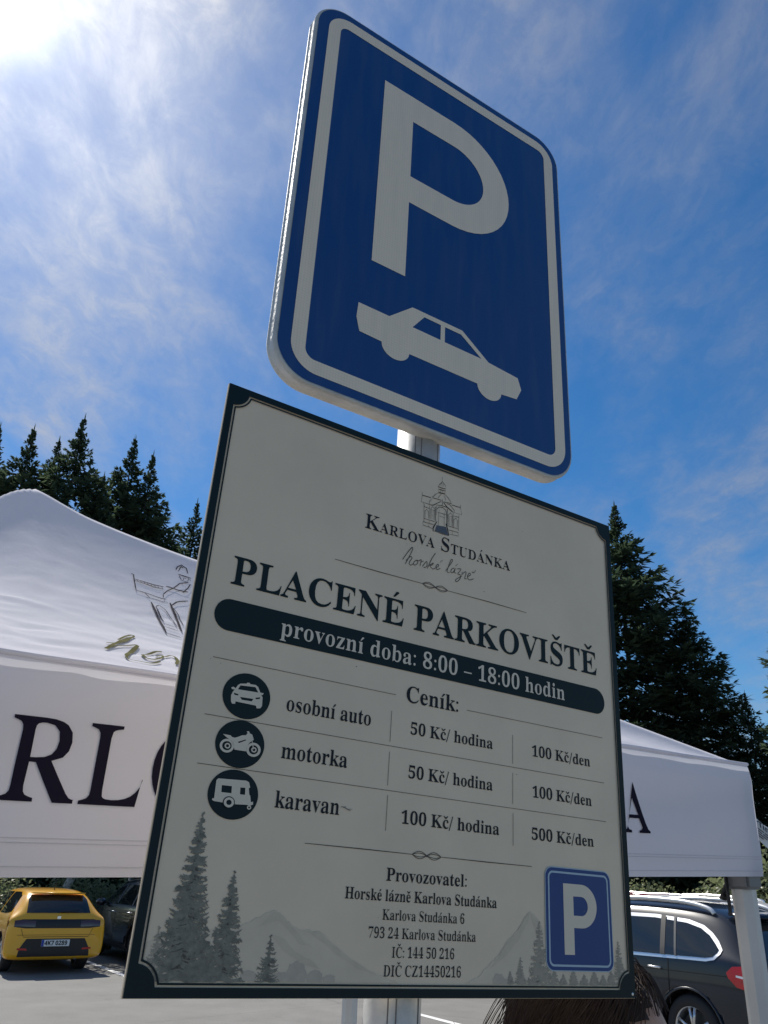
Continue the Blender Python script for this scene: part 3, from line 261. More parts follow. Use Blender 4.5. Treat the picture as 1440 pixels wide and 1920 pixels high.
ROOF_DRAWING=[(0.004,'-1.495 0.545 -1.49 0.543 -1.494 0.524 -1.501 0.484'),(0.005,'-1.494 0.527 -1.431 0.51'),(0.004,'-1.495 0.521 -1.434 0.501'),(0.004,'-1.501 0.484 -1.472 0.475 -1.439 0.464'),(0.003,'-1.484 0.479 -1.477 0.459'),(0.003,'-1.476 0.462 -1.44 0.453'),(0.008,'-1.48 0.445 -1.484 0.388 -1.495 0.312'),(0.004,'-1.495 0.312 -1.468 0.302'),(0.003,'-1.475 0.429 -1.465 0.437 -1.457 0.423 -1.454 0.392 -1.457 0.352'),(0.005,'-1.475 0.429 -1.479 0.368'),(0.003,'-1.483 0.361 -1.459 0.348'),(0.003,'-1.49 0.341 -1.461 0.33'),(0.008,'-1.436 0.452 -1.441 0.399 -1.455 0.332'),(0.003,'-1.435 0.433 -1.433 0.406 -1.439 0.364'),(0.005,'-1.437 0.441 -1.42 0.456 -1.389 0.467'),(0.004,'-1.441 0.482 -1.428 0.495 -1.41 0.506 -1.388 0.526 -1.366 0.531'),(0.006,'-1.425 0.512 -1.403 0.503 -1.378 0.498'),(0.003,'-1.441 0.482 -1.445 0.469'),(0.004,'-1.391 0.495 -1.372 0.513 -1.362 0.526'),(0.005,'-1.381 0.557 -1.353 0.546'),(0.003,'-1.38 0.553 -1.38 0.537'),(0.003,'-1.38 0.537 -1.363 0.53'),(0.002,'-1.375 0.538 -1.371 0.546 -1.366 0.542'),(0.002,'-1.366 0.534 -1.359 0.546 -1.357 0.538'),(0.004,'-1.382 0.571 -1.375 0.581 -1.363 0.587 -1.354 0.577 -1.356 0.561'),(0.003,'-1.378 0.566 -1.364 0.584 -1.363 0.577'),(0.002,'-1.488 0.526 -1.487 0.519'),(0.002,'-1.48 0.523 -1.48 0.516'),(0.002,'-1.473 0.521 -1.472 0.514'),(0.002,'-1.466 0.518 -1.465 0.511'),(0.002,'-1.458 0.516 -1.458 0.509'),(0.002,'-1.451 0.513 -1.45 0.506'),(0.002,'-1.444 0.511 -1.443 0.504'),(0.002,'-1.435 0.512 -1.436 0.501')]
ROOF_SCRIPT=[(0.007,'-1.663 0.15 -1.649 0.157 -1.621 0.182 -1.597 0.221 -1.583 0.244 -1.583 0.251 -1.597 0.237 -1.633 0.182'),(0.014,'-1.597 0.221 -1.637 0.168 -1.672 0.117'),(0.006,'-1.675 0.118 -1.652 0.138 -1.627 0.157 -1.602 0.172'),(0.018,'-1.603 0.168 -1.629 0.127 -1.65 0.09'),(0.007,'-1.65 0.09 -1.651 0.071 -1.636 0.07 -1.617 0.071 -1.595 0.086'),(0.007,'-1.561 0.165 -1.581 0.152 -1.602 0.133'),(0.014,'-1.602 0.133 -1.616 0.11 -1.616 0.094'),(0.007,'-1.616 0.094 -1.603 0.093 -1.587 0.107 -1.573 0.13 -1.572 0.141 -1.585 0.13 -1.587 0.119'),(0.007,'-1.572 0.129 -1.555 0.143 -1.549 0.136'),(0.014,'-1.549 0.136 -1.554 0.114 -1.569 0.084')]
# ------------------------------------------------------------------ lettering
def glyph(font, ch):
    adv, cs = font[ch]; return adv, [parse(c) for c in cs]
CAPH = max(y for c in glyph(SERIF, 'H')[1] for x, y in c)
XH = max(y for c in glyph(SERIF, 'z')[1] for x, y in c)
ACC = {'Á': ('A', 'a'), 'É': ('E', 'a'), 'á': ('a', 'a'), 'é': ('e', 'a'), 'í': ('i', 'a'), 'ě': ('e', 'c'), 'Ě': ('E', 'c'), 'Š': ('S', 'c'), 'č': ('c', 'c'), 'Č': ('C', 'c')}
def embolden(c, dx, dy):
    n = len(c); ar = sum(c[i][0]*c[(i+1) % n][1]-c[(i+1) % n][0]*c[i][1] for i in range(n)); o = []
    for i in range(n):
        a, b, d = c[i-1], c[i], c[(i+1) % n]
        e1 = Vector((b[0]-a[0], b[1]-a[1])); e2 = Vector((d[0]-b[0], d[1]-b[1]))
        if e1.length < 1e-6 or e2.length < 1e-6: o.append(b); continue
        t = (e1.normalized()+e2.normalized())
        if t.length < 0.2: o.append(b); continue
        t.normalize(); nx, ny = t.y, -t.x           # outward for a contour drawn so that the ink is on its left
        o.append((b[0]+nx*dx, b[1]+ny*dy))
    return o
def layout(txt, font=None, dx=-3, dy=5, small=None, track=0):
    font = font or SERIF; X = 0; out = []
    for i, ch in enumerate(txt):
        if ch == ' ': X += 175+track; continue
        k = 1.0
        if small and ch.islower(): k = small
        bch, ac = ACC.get(ch, (ch, None))
        if small: bch = bch.upper() if bch != 'í' else bch
        if small and ch.islower() and ch in ACC: bch = ACC[ch][0].upper()
        ink = []
        if bch in font:
            adv, cs = glyph(font, bch)
            if ch == 'í': cs = [c for c in cs if min(y for x, y in c) < XH*0.9]
            # orient: the largest contour decides which way is ink
            def area(c): return sum(c[q][0]*c[(q+1) % len(c)][1]-c[(q+1) % len(c)][0]*c[q][1] for q in range(len(c)))
            big = max(cs, key=lambda c: abs(area(c)))
            if area(big) < 0: cs = [c[::-1] for c in cs]
            cs = [embolden(c, dx, dy) for c in cs]
            ink = cs
        elif ch == ':':
            adv = 150; ink = [ell(75, 38, 38, 38, 14), ell(75, XH-36, 38, 38, 14)]
        elif ch == '/':
            adv = 200; ink = [[(5, -60), (38, -60), (190, 470), (157, 470)]]
        elif ch == '–':
            adv = 330; ink = [[(20, 135), (310, 135), (310, 172), (20, 172)]]
        if ac:
            xs = [x for c in ink for x, y in c]; cx = (min(xs)+max(xs))/2; top = max(y for c in ink for x, y in c)
            if ac == 'a': ink = ink + [[(cx-28, top+38), (cx+2, top+34), (cx+92, top+122), (cx+68, top+142), (cx+30, top+135)]]
            else: ink = ink + [[(cx-30, top+36), (cx+30, top+36), (cx+105, top+124), (cx+78, top+138), (cx, top+78), (cx-78, top+138), (cx-105, top+124)]]
        for c in ink: out.append([(X+x*k, y*k) for x, y in c])
        X += (adv+track)*k
    return out, X
def text(name, txt, x0, x1, yb, cap, m, parent, z, dx=-3, dy=5, yb1=None, small=None, font=None, track=0, f=None):
    cs, W = layout(txt, font, dx, dy, small, track)
    xs = [x for c in cs for x, y in c]; a, b = min(xs), max(xs); s = (x1-x0)/(b-a); sy = cap/CAPH
    dyl = 0 if yb1 is None else (yb1-yb)
    cs = [[(x0+(x-a)*s, yb+y*sy+dyl*(x-a)/(b-a)) for x, y in c] for c in cs]
    me = poly_mesh(cs, 0 if f else z, name)
    if f:
        for v in me.vertices: v.co = f(v.co.x, v.co.y)
    return link(name, me, m, parent)
# ------------------------------------------------------------------ materials of the setting
def asphalt():
    m = bpy.data.materials.new("asphalt"); m.use_nodes = True
    nt = m.node_tree; N = nt.nodes; L = nt.links; b = N['Principled BSDF']; b.inputs['Roughness'].default_value = 0.88
    tc = N.new('ShaderNodeTexCoord')
    def noi(s, d=6, r=0.6):
        x = N.new('ShaderNodeTexNoise'); x.inputs['Scale'].default_value = s; x.inputs['Detail'].default_value = d; x.inputs['Roughness'].default_value = r
        L.new(tc.outputs['Object'], x.inputs[0]); return x
    def mix(f, a, c):
        x = N.new('ShaderNodeMix'); x.data_type = 'RGBA'; L.new(f, x.inputs[0])
        for i, v in ((6, a), (7, c)):
            if isinstance(v, tuple): x.inputs[i].default_value = (*v, 1)
            else: L.new(v, x.inputs[i])
        return x.outputs[2]
    def mr(v, a, b_):
        x = N.new('ShaderNodeMapRange'); x.inputs[1].default_value = a; x.inputs[2].default_value = b_; L.new(v, x.inputs[0]); return x.outputs[0]
    g = mix(mr(noi(1.1, 8, 0.7).outputs[0], .35, .65), (0.152, 0.149, 0.140), (0.205, 0.20, 0.188))
    g = mix(mr(noi(60, 3).outputs[0], .45, .75), g, (0.25, 0.244, 0.23))
    sp = mr(noi(0.9, 9, .75).outputs[0], .60, .72); g = mix(sp, g, (0.135, 0.13, 0.12)); st = N.new('ShaderNodeMath'); st.operation = 'MULTIPLY'; st.inputs[1].default_value = 0.45
    L.new(mr(noi(0.35, 4, .55).outputs[0], .55, .7), st.inputs[0])
    vo = N.new('ShaderNodeTexVoronoi'); vo.feature = 'DISTANCE_TO_EDGE'; vo.inputs['Scale'].default_value = 0.22
    wv = N.new('ShaderNodeMix'); wv.data_type = 'VECTOR'; wv.inputs[0].default_value = 0.08; L.new(tc.outputs['Object'], wv.inputs[4]); L.new(noi(2.5, 5).outputs[1], wv.inputs[5]); L.new(wv.outputs[1], vo.inputs['Vector'])
    ck = N.new('ShaderNodeMapRange'); ck.inputs[1].default_value = 0.004; ck.inputs[2].default_value = 0.0015; ck.inputs[4].default_value = 0.28; L.new(vo.outputs[0], ck.inputs[0])
    g = mix(ck.outputs[0], g, (0.05, 0.048, 0.045))
    g = mix(st.outputs[0], g, (0.125, 0.122, 0.115))
    L.new(g, b.inputs['Base Color'])
    bp = N.new('ShaderNodeBump'); bp.inputs['Strength'].default_value = 0.5; bp.inputs['Distance'].default_value = 0.006
    L.new(noi(90, 4).outputs[0], bp.inputs['Height']); L.new(bp.outputs[0], b.inputs['Normal'])
    return m
pyobj("parking_lot", [(-60, -40, 0), (60, -40, 0), (60, 30, 0), (-60, 30, 0)], [(0, 1, 2, 3)], asphalt())['kind'] = 'structure'
FLOOR = mat("forest_soil", (0.035, 0.04, 0.02), 0.95, noise_scale=1.2, col2=(0.06, 0.075, 0.03))
pyobj("ground", [(-1500, -1500, -0.05), (1500, -1500, -0.05), (1500, 1500, -0.05), (-1500, 1500, -0.05)], [(0, 1, 2, 3)], FLOOR)['kind'] = 'structure'
LINE = mat("line_paint", (0.72, 0.72, 0.70), 0.8, noise_scale=7, noise_amt=0.09)
HD = R(-33)                                   # the direction all parked cars point (clockwise from +Y)
hx, hy = math.sin(HD), math.cos(HD)
def bay_line(px, py, l0, l1, w=0.13):
    qx, qy = hy*w/2, -hx*w/2
    return [(px+hx*l+s*qx, py+hy*l+s*qy, 0.004) for l, s in ((l0, -1), (l0, 1), (l1, 1), (l1, -1))]
vs, fs = [], []
for (px, py, a, b_) in ((-4.97, 18.2, -0.9, 4.2), (1.0, 13.88, -3.6, 0.55), (-7.9, 16.6, -0.3, 4.5), (6.6, 10.6, -0.5, 4.5)):
    fs.append(tuple(range(len(vs), len(vs)+4))); vs += bay_line(px, py, a, b_)
pyobj("road_markings", vs, fs, LINE)['kind'] = 'structure'

# ------------------------------------------------------------------ the two signs on their post
def frame(yaw, t, l):
    ux = Vector((math.cos(yaw), math.sin(yaw), 0)); uz = Vector((0, 0, 1)); n = ux.cross(uz)
    uz2 = math.cos(l)*uz + math.sin(l)*n
    a = math.cos(t)*ux + math.sin(t)*uz2; b = -math.sin(t)*ux + math.cos(t)*uz2
    return a, b, a.cross(b)
aP = Vector((0.84789407, 0.52958162, -0.0248786)); bP = Vector((0.02270678, 0.01060809, 0.99968589)); cP = Vector((0.08021144, 0.95013014, 0.88380914+CAM_H))
aQ = Vector((0.85000046, 0.52522894, -0.04041988)); bQ = Vector((0.0359792, 0.01866677, 0.99917819)); cQ = Vector((0.06592318, 0.94096996, 0.18925319+CAM_H))
def mm_frame(a, b, c):
    n = a.cross(b)
    return Matrix(((a.x*.001, b.x*.001, n.x*.001, c.x), (a.y*.001, b.y*.001, n.y*.001, c.y), (a.z*.001, b.z*.001, n.z*.001, c.z), (0, 0, 0, 1)))
GALV = mat("galvanised_steel", (0.50, 0.515, 0.52), 0.55, 0.55, noise_scale=22, noise_amt=0.16, bump=(160, 0.2, 0.001), spec=0.4)
ALU = mat("aluminium_edge", (0.66, 0.67, 0.66), 0.30, 0.8, noise_scale=30, noise_amt=0.1)
DARKSTEEL = mat("band_steel", (0.4, 0.41, 0.42), 0.35, 0.9)

def retro(name, col, amt):
    m = bpy.data.materials.new(name); m.use_nodes = True
    nt = m.node_tree; N = nt.nodes; L = nt.links; b = N['Principled BSDF']
    b.inputs['Roughness'].default_value = 0.28; b.inputs['Coat Weight'].default_value = 0.35; b.inputs['Coat Roughness'].default_value = 0.12
    tc = N.new('ShaderNodeTexCoord'); vo = N.new('ShaderNodeTexVoronoi'); vo.feature = 'DISTANCE_TO_EDGE'; vo.inputs['Scale'].default_value = 0.24
    vo.inputs['Randomness'].default_value = 0.0
    L.new(tc.outputs['Object'], vo.inputs['Vector'])
    mr = N.new('ShaderNodeMapRange'); mr.inputs[1].default_value = 0.02; mr.inputs[2].default_value = 0.12; L.new(vo.outputs[0], mr.inputs[0])
    nz = N.new('ShaderNodeTexNoise'); nz.inputs['Scale'].default_value = 0.006; nz.inputs['Detail'].default_value = 3; L.new(tc.outputs['Object'], nz.inputs['Vector'])
    mx = N.new('ShaderNodeMix'); mx.data_type = 'RGBA'; L.new(mr.outputs[0], mx.inputs[0])
    mx.inputs[6].default_value = (*[c*(1-amt) for c in col], 1); mx.inputs[7].default_value = (*col, 1)
    mp = N.new('ShaderNodeMapping'); mp.inputs['Scale'].default_value = (0.05, 0.006, 0.05); L.new(tc.outputs['Object'], mp.inputs[0])
    ns = N.new('ShaderNodeTexNoise'); ns.inputs['Scale'].default_value = 1.0; ns.inputs['Detail'].default_value = 6; L.new(mp.outputs[0], ns.inputs['Vector'])
    sr = N.new('ShaderNodeMapRange'); sr.inputs[1].default_value = .45; sr.inputs[2].default_value = .8; sr.inputs[4].default_value = 0.10; L.new(ns.outputs[0], sr.inputs[0])
    m2_ = N.new('ShaderNodeMix'); m2_.data_type = 'RGBA'; L.new(sr.outputs[0], m2_.inputs[0]); L.new(mx.outputs[2], m2_.inputs[6]); m2_.inputs[7].default_value = (0.22, 0.21, 0.19, 1)
    L.new(m2_.outputs[2], b.inputs['Base Color'])
    rr = N.new('ShaderNodeMapRange'); rr.inputs[3].default_value = .22; rr.inputs[4].default_value = .42; L.new(nz.outputs[0], rr.inputs[0]); L.new(rr.outputs[0], b.inputs['Roughness'])
    return m
BLUE = retro("sign_blue", (0.002, 0.050, 0.20), 0.12)
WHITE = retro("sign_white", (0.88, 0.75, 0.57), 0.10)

# --- post
nQ = aQ.cross(bQ); up_ax = (bP+bQ).normalized()
pc = cQ - aQ*0.006 - nQ*0.050
base = pc - up_ax*(pc.z/up_ax.z)
post = thing("sign_post", "round galvanised steel post carrying the parking sign and the price board", "post", loc=base)
top = pc + up_ax*1.02
bm = bmesh.new(); add_tube(bm, [Vector((0, 0, 0)), (top-base)], 0.030, 40); obj("pole", bm, GALV, post, True)
bm = bmesh.new(); add_tube(bm, [(top-base)-up_ax*0.03, (top-base)+up_ax*0.012], [0.033, 0.033], 24); obj("cap", bm, mat("black_plastic", (0.02, 0.02, 0.022), 0.5), post, True)
# the weld seams that run down the tube
bm = bmesh.new()
for ang in (-100, -84, -30):
    d = Vector((math.cos(R(ang)), math.sin(R(ang)), 0)); add_tube(bm, [d*0.0302 + up_ax*0.2, d*0.0302 + (top-base) - up_ax*0.1], 0.0007, 6)
obj("seam", bm, mat("seam_grey", (0.16, 0.16, 0.165), 0.6, 0.3), post)
for hgt in (0.16, -0.20, 0.58, 0.95):
    c = pc - base + up_ax*hgt
    bm = bmesh.new(); lathe(bm, [(0.0305, -0.014), (0.0335, -0.014), (0.0335, 0.014), (0.0305, 0.014)], 32)
    o = obj("clamp", bm, DARKSTEEL, post, False); o.location = c
    bm = bmesh.new(); add_tube(bm, [Vector((0, 0, 0)), nQ*0.047], 0.004, 8); o2 = obj("bolt", bm, DARKSTEEL, o, True)

# --- the blue P sign
sg = thing("parking_sign", "large blue P sign with a white car below the letter, atop the post", "road sign", mw=mm_frame(aP, bP, cP))
OW, OH, RC = 245, 343, 50
def ring(w, h, r, o=-3): return rrect(-w+o, -h, w+o, h, r, 14)
P("face", [ring(OW, OH, RC)], 0.0, BLUE, sg)
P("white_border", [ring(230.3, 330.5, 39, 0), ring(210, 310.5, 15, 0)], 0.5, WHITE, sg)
# hollow aluminium rim with rolled edge
bm = bmesh.new(); prof = [(0, -0.2), (2.6, -1.0), (4.4, -3.0), (4.9, -6.0), (3.9, -8.5), (3.9, -18), (5.0, -20), (4.6, -22.5), (2, -23), (0.2, -21), (0.2, -2)]
loops = [[bm.verts.new((x, y, z)) for x, y in ring(OW+d, OH+d, RC+d)] for d, z in prof]
for A, B in zip(loops, loops[1:]+loops[:1]):
    for k in range(len(A)): bm.faces.new((A[k], A[(k+1) % len(A)], B[(k+1) % len(A)], B[k]))
bmesh.ops.recalc_face_normals(bm, faces=bm.faces)
obj("rim", bm, mat("rim_aluminium", (0.50, 0.505, 0.485), 0.62, 0.25, noise_scale=0.02, noise_amt=0.12, bump=(0.15, .15, .3)), sg, True)
P("back_plate", [ring(OW, OH, RC)], -3.5, mat("sign_back_grey", (0.42, 0.43, 0.43), 0.5, 0.4), sg)
for yy in (190, -190):
    bm = bmesh.new(); add_box(bm, (0, yy, -12), (400, 38, 15)); obj("stiffener", bm, ALU, sg)
def letterP(x0, y0, x1, top, sx, by, ht, hb, hr, n=24):
    cy = (top+by)/2; ry = (top-by)/2; rx = min((x1-x0)*0.46, ry*1.08); cx = x1-rx
    o = [(x0, y0), (sx, y0), (sx, by)] + [(cx+rx*math.cos(a), cy+ry*math.sin(a)) for a in (R(-90+180*k/n) for k in range(n+1))] + [(x0, top)]
    hy_ = (ht+hb)/2; hry = (ht-hb)/2; hrx = min((hr-sx)*0.5, hry*1.05); hcx = hr-hrx
    i = [(sx, hb)] + [(hcx+hrx*math.cos(a), hy_+hry*math.sin(a)) for a in (R(-90+180*k/n) for k in range(n+1))] + [(sx, ht)]
    return [o, i[::-1]]
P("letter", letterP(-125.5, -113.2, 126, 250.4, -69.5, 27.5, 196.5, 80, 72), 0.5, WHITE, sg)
car_o = [(-140.5, -193.2), (-91.3, -193.4), (-54.3, -160.8), (33.5, -160.8), (82.4, -196), (138.4, -200.4), (145, -219), (135.5, -238.5), (106, -241.5)]
car_o += [(84+22.3*math.cos(a), -240.5+19*math.sin(a)) for a in (R(-2-176*k/14) for k in range(15))]
car_o += [(61, -240.8), (-56.2, -240.8)] + [(-78.5+22.3*math.cos(a), -240.5+18.5*math.sin(a)) for a in (R(-2-176*k/14) for k in range(15))]
car_o += [(-101, -240), (-136, -238.4), (-142, -217.3)]
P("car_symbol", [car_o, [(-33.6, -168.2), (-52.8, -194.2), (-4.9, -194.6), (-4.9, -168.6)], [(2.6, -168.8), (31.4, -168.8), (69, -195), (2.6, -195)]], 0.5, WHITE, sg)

# --- the price board
bd = thing("price_board", "white parking price board with dark green border, price list and printed spruces", "information board", mw=mm_frame(aQ, bQ, cQ))
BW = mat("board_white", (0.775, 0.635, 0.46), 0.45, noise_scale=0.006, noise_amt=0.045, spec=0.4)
INK = mat("board_dark_green", (0.005, 0.017, 0.020), 0.5, spec=0.22)
INK2 = mat("board_print_black", (0.010, 0.013, 0.018), 0.5, spec=0.25)
BRN = mat("board_print_brown", (0.075, 0.058, 0.045), 0.5)
H = 304.0
bm = bmesh.new(); vs_ = add_box(bm, (0, 0, -2.0), (2*H, 2*H, 4.0))
bmesh.ops.bevel(bm, geom=bm.edges[:], offset=0.35, segments=2, affect='EDGES')
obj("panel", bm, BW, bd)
def notched(inset, rad, c0=297.0, n=12):
    h = H-inset; o = []
    q = math.sqrt(max(rad*rad-(c0-h)**2, 0))
    for sx_, sy_, a0 in ((1, 1, 180), (-1, 1, 270), (-1, -1, 0), (1, -1, 90)):
        pts = []
        for k in range(n+1):
            a = R(a0 + 90*k/n); pts.append((sx_*c0+rad*math.cos(a), sy_*c0+rad*math.sin(a)))
        pts = [(max(-h, min(h, x)), max(-h, min(h, y))) for x, y in pts]
        if a0 in (180, 0): pts = pts[::-1]
        else: pts = pts[::-1]
        o += pts
    return o
P("border", [[(-H+.5, -H+.5), (H-.5, -H+.5), (H-.5, H-.5), (-H+.5, H-.5)], notched(8.6, 19)], 1.5, INK, bd)
P("border_line", [notched(10.3, 20.8), notched(12.0, 22.6)], 1.5, INK, bd)
# printed landscape at the foot of the board
PT = mat("print_spruce", (0.12, 0.118, 0.095), 0.5, noise_scale=0.14, col2=(0.27, 0.255, 0.20))
PT2 = mat("print_spruce_pale", (0.30, 0.275, 0.215), 0.5, noise_scale=0.12, col2=(0.42, 0.37, 0.285))
PM = mat("print_mountain", (0.64, 0.535, 0.40), 0.5, noise_scale=0.03, col2=(0.72, 0.60, 0.45))
PM2 = mat("print_mountain_shade", (0.57, 0.48, 0.36), 0.5, noise_scale=0.06, col2=(0.66, 0.55, 0.41))
PB = mat("print_bush", (0.45, 0.395, 0.31), 0.5, noise_scale=0.12, col2=(0.55, 0.475, 0.365))
FLOORY = -290.5
def wob(pts, seed, amp, n=5):
    rnd = random.Random(seed); o = []
    for (x0, y0), (x1, y1) in zip(pts[:-1], pts[1:]):
        for k in range(n):
            t = k/n; o.append((x0+(x1-x0)*t+rnd.uniform(-amp, amp)*.5*(k > 0), y0+(y1-y0)*t+rnd.uniform(-amp, amp)*(k > 0)))
    return o+[pts[-1]]
ml = wob([(-291, -262), (-250, -252), (-215, -248), (-198, -243.5), (-182, -234.5), (-174, -232.8), (-166, -236), (-152, -246), (-138, -247.5), (-125, -247.8), (-108, -259), (-92, -268), (-70, -279), (-45, -287), (-30, FLOORY)], 3, 1.1)
mr_ = wob([(52, FLOORY), (70, -284), (85, -272), (98, -262), (108, -250), (122, -240), (133, -226), (141.5, -219.5), (150, -224), (162, -236), (190, -252), (240, -262), (291, -275)], 4, 1.0)
P("mountain_print", [ml+[(-291, FLOORY)]], 0.4, PM, bd)
P("mountain_print", [mr_+[(291, FLOORY)]], 0.4, PM, bd)
def facet(name, polys, m, z): 
    for i, q in enumerate(polys): P(name, [wob(q, 17+i, 0.9, 3)], z+0.01*i, m, bd)
facet("mountain_shade", [[(-174, -233.5), (-165, -237), (-152, -247), (-140, -258), (-130, -262), (-146, -259), (-158, -248), (-168, -241), (-180, -243), (-190, -248)],
    [(-138, -248.5), (-124, -248.8), (-108, -260), (-92, -269), (-60, -284), (-80, -279), (-104, -267), (-118, -258)],
    [(-176, -252), (-160, -256), (-148, -266), (-132, -272), (-120, -280), (-142, -275), (-160, -266)],
    [(141, -221), (133, -227.5), (122, -241.5), (108, -252), (96, -265), (112, -257), (124, -250), (130, -240), (138, -231)],
    [(128, -238), (134, -236), (122, -250), (104, -266), (84, -277), (98, -265), (116, -251)], [(143, -222), (150, -226), (160, -238), (152, -241), (146, -232)]], PM2, 0.55)
def spruce_print(x, top, w, seed, m, z, base=FLOORY):
    rnd = random.Random(seed); h = top-base; n = max(9, int(h/3.1)); bm = bmesh.new(); cnt = [0]
    def rib(pts, w0, w1):
        cnt[0] += 1; zz = z+0.004*(cnt[0] % 40); pts = [(max(-291.2, min(291.2, a)), max(base, b_)) for a, b_ in pts]; k = len(pts); L_, R_ = [], []
        for q, (a, b_) in enumerate(pts):
            p0 = pts[max(0, q-1)]; p1 = pts[min(k-1, q+1)]; dx, dy = p1[0]-p0[0], p1[1]-p0[1]; l = math.hypot(dx, dy) or 1; ww = (w0+(w1-w0)*q/(k-1))/2
            L_.append(bm.verts.new((a-dy/l*ww, b_+dx/l*ww, zz))); R_.append(bm.verts.new((a+dy/l*ww, b_-dx/l*ww, zz)))
        for q in range(k-1): bm.faces.new((L_[q], R_[q], R_[q+1], L_[q+1]))
    rib([(x, base), (x, base+h*.5), (x, top-h*.02)], w*.50, .5); rib([(x, top-h*.1), (x, top)], .9, .25)
    sc_ = max(.35, w/28)
    for k in range(n):
        t = ((k+.3)/n)**.92
        for side in (-1, 1):
            for rep in range(2 if t < .45 else 3):
                hw = (0.5+w*t**.85)*rnd.choice((.55, .72, .85, 1.0, 1.08)); y0 = top-h*t*.985+rnd.uniform(-1, 1)*h/n*.6
                dr = rnd.uniform(.10, .34); pts = [(x+side*hw*f, y0-hw*(dr*math.sin(f*2.2)-.10*f*f*f)) for f in (0, .3, .55, .8, 1.0)]
                rib(pts, 3.4*sc_+.5, .5*sc_+.15)
                for q in range(7 if w > 12 else 4):
                    f = rnd.uniform(.25, 1.0); i_ = min(3, int(f*4)); a, b_ = pts[i_]; c, d = pts[i_+1]; g = rnd.random(); px, py = a+(c-a)*g, b_+(d-b_)*g
                    up = rnd.random() < .45; ln = hw*rnd.uniform(.10, .24)+.5
                    rib([(px, py), (px+side*ln*.8, py+(ln*.55 if up else -ln*.75))], 1.5*sc_+.2, .25)
    obj("spruce_print", bm, m, bd)
spruce_print(-258, -154.5, 24, 1, PT, 0.80); spruce_print(-219, -202.5, 19, 2, PT, 0.90); spruce_print(-175, -253.5, 11.5, 3, PT, 0.80)
spruce_print(-282, -250, 8, 8, PT2, 0.70); spruce_print(-240, -247, 15, 12, PT, 0.95)
spruce_print(155, -228.5, 15.5, 4, PT2, 0.80); spruce_print(127, -266, 8, 5, PT2, 0.80); spruce_print(112.6, -279, 4.6, 6, PT2, 0.80); spruce_print(279, -246.5, 11, 7, PT2, 0.80)
for i, (x, t, w) in enumerate(((176, -274, 7), (190, -281, 6), (205, -276, 7), (222, -281, 7), (238, -277, 8), (252, -281, 6), (265, -276, 7))): spruce_print(x, t, w, 20+i, PT2, 0.72+0.01*i)
rb = random.Random(9)
def bush_print(x, w, h, z):
    pts = [(x-w*0.9, FLOORY)]
    for k in range(13):
        a = R(180-180*k/12); rr = rb.uniform(0.86, 1.08); pts.append((x+w*rr*math.cos(a), FLOORY+h*(0.35+0.65*rr*math.sin(a))))
    P("bush_print", [pts+[(x+w*0.9, FLOORY)]], z, PB, bd)
for i, (x, w, h) in enumerate(((-145, 11, 17), (-125.5, 9, 10), (-110, 7, 6.5), (-161, 9, 8), (-193, 9, 9), (97, 8.5, 9.5), (106, 6, 5))): bush_print(x, w, h, 0.62+0.01*i)
# writing
Z1 = 0.6; Z2 = 1.0
o = obj("pavilion_drawing", strokes_bm([(w, parse(p)) for w, p in TOWER], Z1, k=1.05), INK2, bd)
P("pavilion_steps", [parse(STAIR[0][1])], Z1, mat("print_grey", (0.10, 0.11, 0.13), .5), bd)
text("lettering", "Karlova Studánka", -111.1, 112.6, 179.6, 18.4, INK2, bd, Z1, dx=-12, dy=4, yb1=182.6, small=0.70, track=14)
obj("script_lettering", strokes_bm([(w, parse(p)) for w, p in SCRIPT], Z1, smooth=True, k=1.05), BRN, bd)
def knot(x, y):
    s = []
    for ph in (0, math.pi):
        for d in (0, 1.3):
            s.append((0.65, [(x-19+38*t/40, y+(3.6-d)*math.sin(ph+2*math.pi*t/40*1.0)*(1 if d == 0 else .8)) for t in range(41)]))
    s.append((.6, [(x-3.0+6*t/8, y+1.2*math.cos(math.pi*t/8*2)) for t in range(9)]))
    return s
def divider(name, xl, x0, x1, xr, y0, y1):
    ym = (y0+y1)/2
    obj(name, strokes_bm([(1.0, [(xl, y0), ((xl+x0)/2, y0), (x0, ym)]), (1.0, [(xr, y1), ((xr+x1)/2, y1), (x1, ym)])] + knot((x0+x1)/2, ym), Z1), BRN, bd)
divider("divider", -147, -25, 12.5, 140.5, 129.3, 131.5)
divider("divider", -149.6, -22, 16.3, 145, -172, -172.8)
text("heading", "PLACENÉ PARKOVIŠTĚ", -266, 264.9, 70.2, 30.6, INK, bd, Z1, dx=-5, dy=7, yb1=71.6)
P("banner", [rrect(-278.2, 20, 276.4, 53.3, 16.6, 14)], Z1, INK, bd)
LT = mat("board_print_white", (0.74, 0.645, 0.51), .45)
text("banner_lettering", "provozní doba: 8:00 – 18:00 hodin", -203, 204, 28.0, 18.6, LT, bd, Z2, dx=-6, dy=5, track=8)
def rule(pts, w=0.95): obj("rule", strokes_bm([(w, pts)], Z1), BRN, bd)
rule([(-272.3, -9.3), (-53.9, -9.5)]); rule([(46.3, -10.3), (269.4, -9.9)]); rule([(-271.7, -65.6), (268.9, -66.4)]); rule([(-271.6, -111.6), (269, -112.8)])
for x, a, b_ in ((-58, -28, -61.6), (-57.6, -72.1, -107.1), (-56.7, -116.8, -152.3), (116.8, -28.5, -62.2), (116.8, -72.5, -107.6), (117.2, -117.7, -152.9)): rule([(x, a), (x, b_)])
text("lettering", "Ceník:", -39.4, 33.8, -14.6, 17.8, INK2, bd, Z1, dx=-5, dy=6)
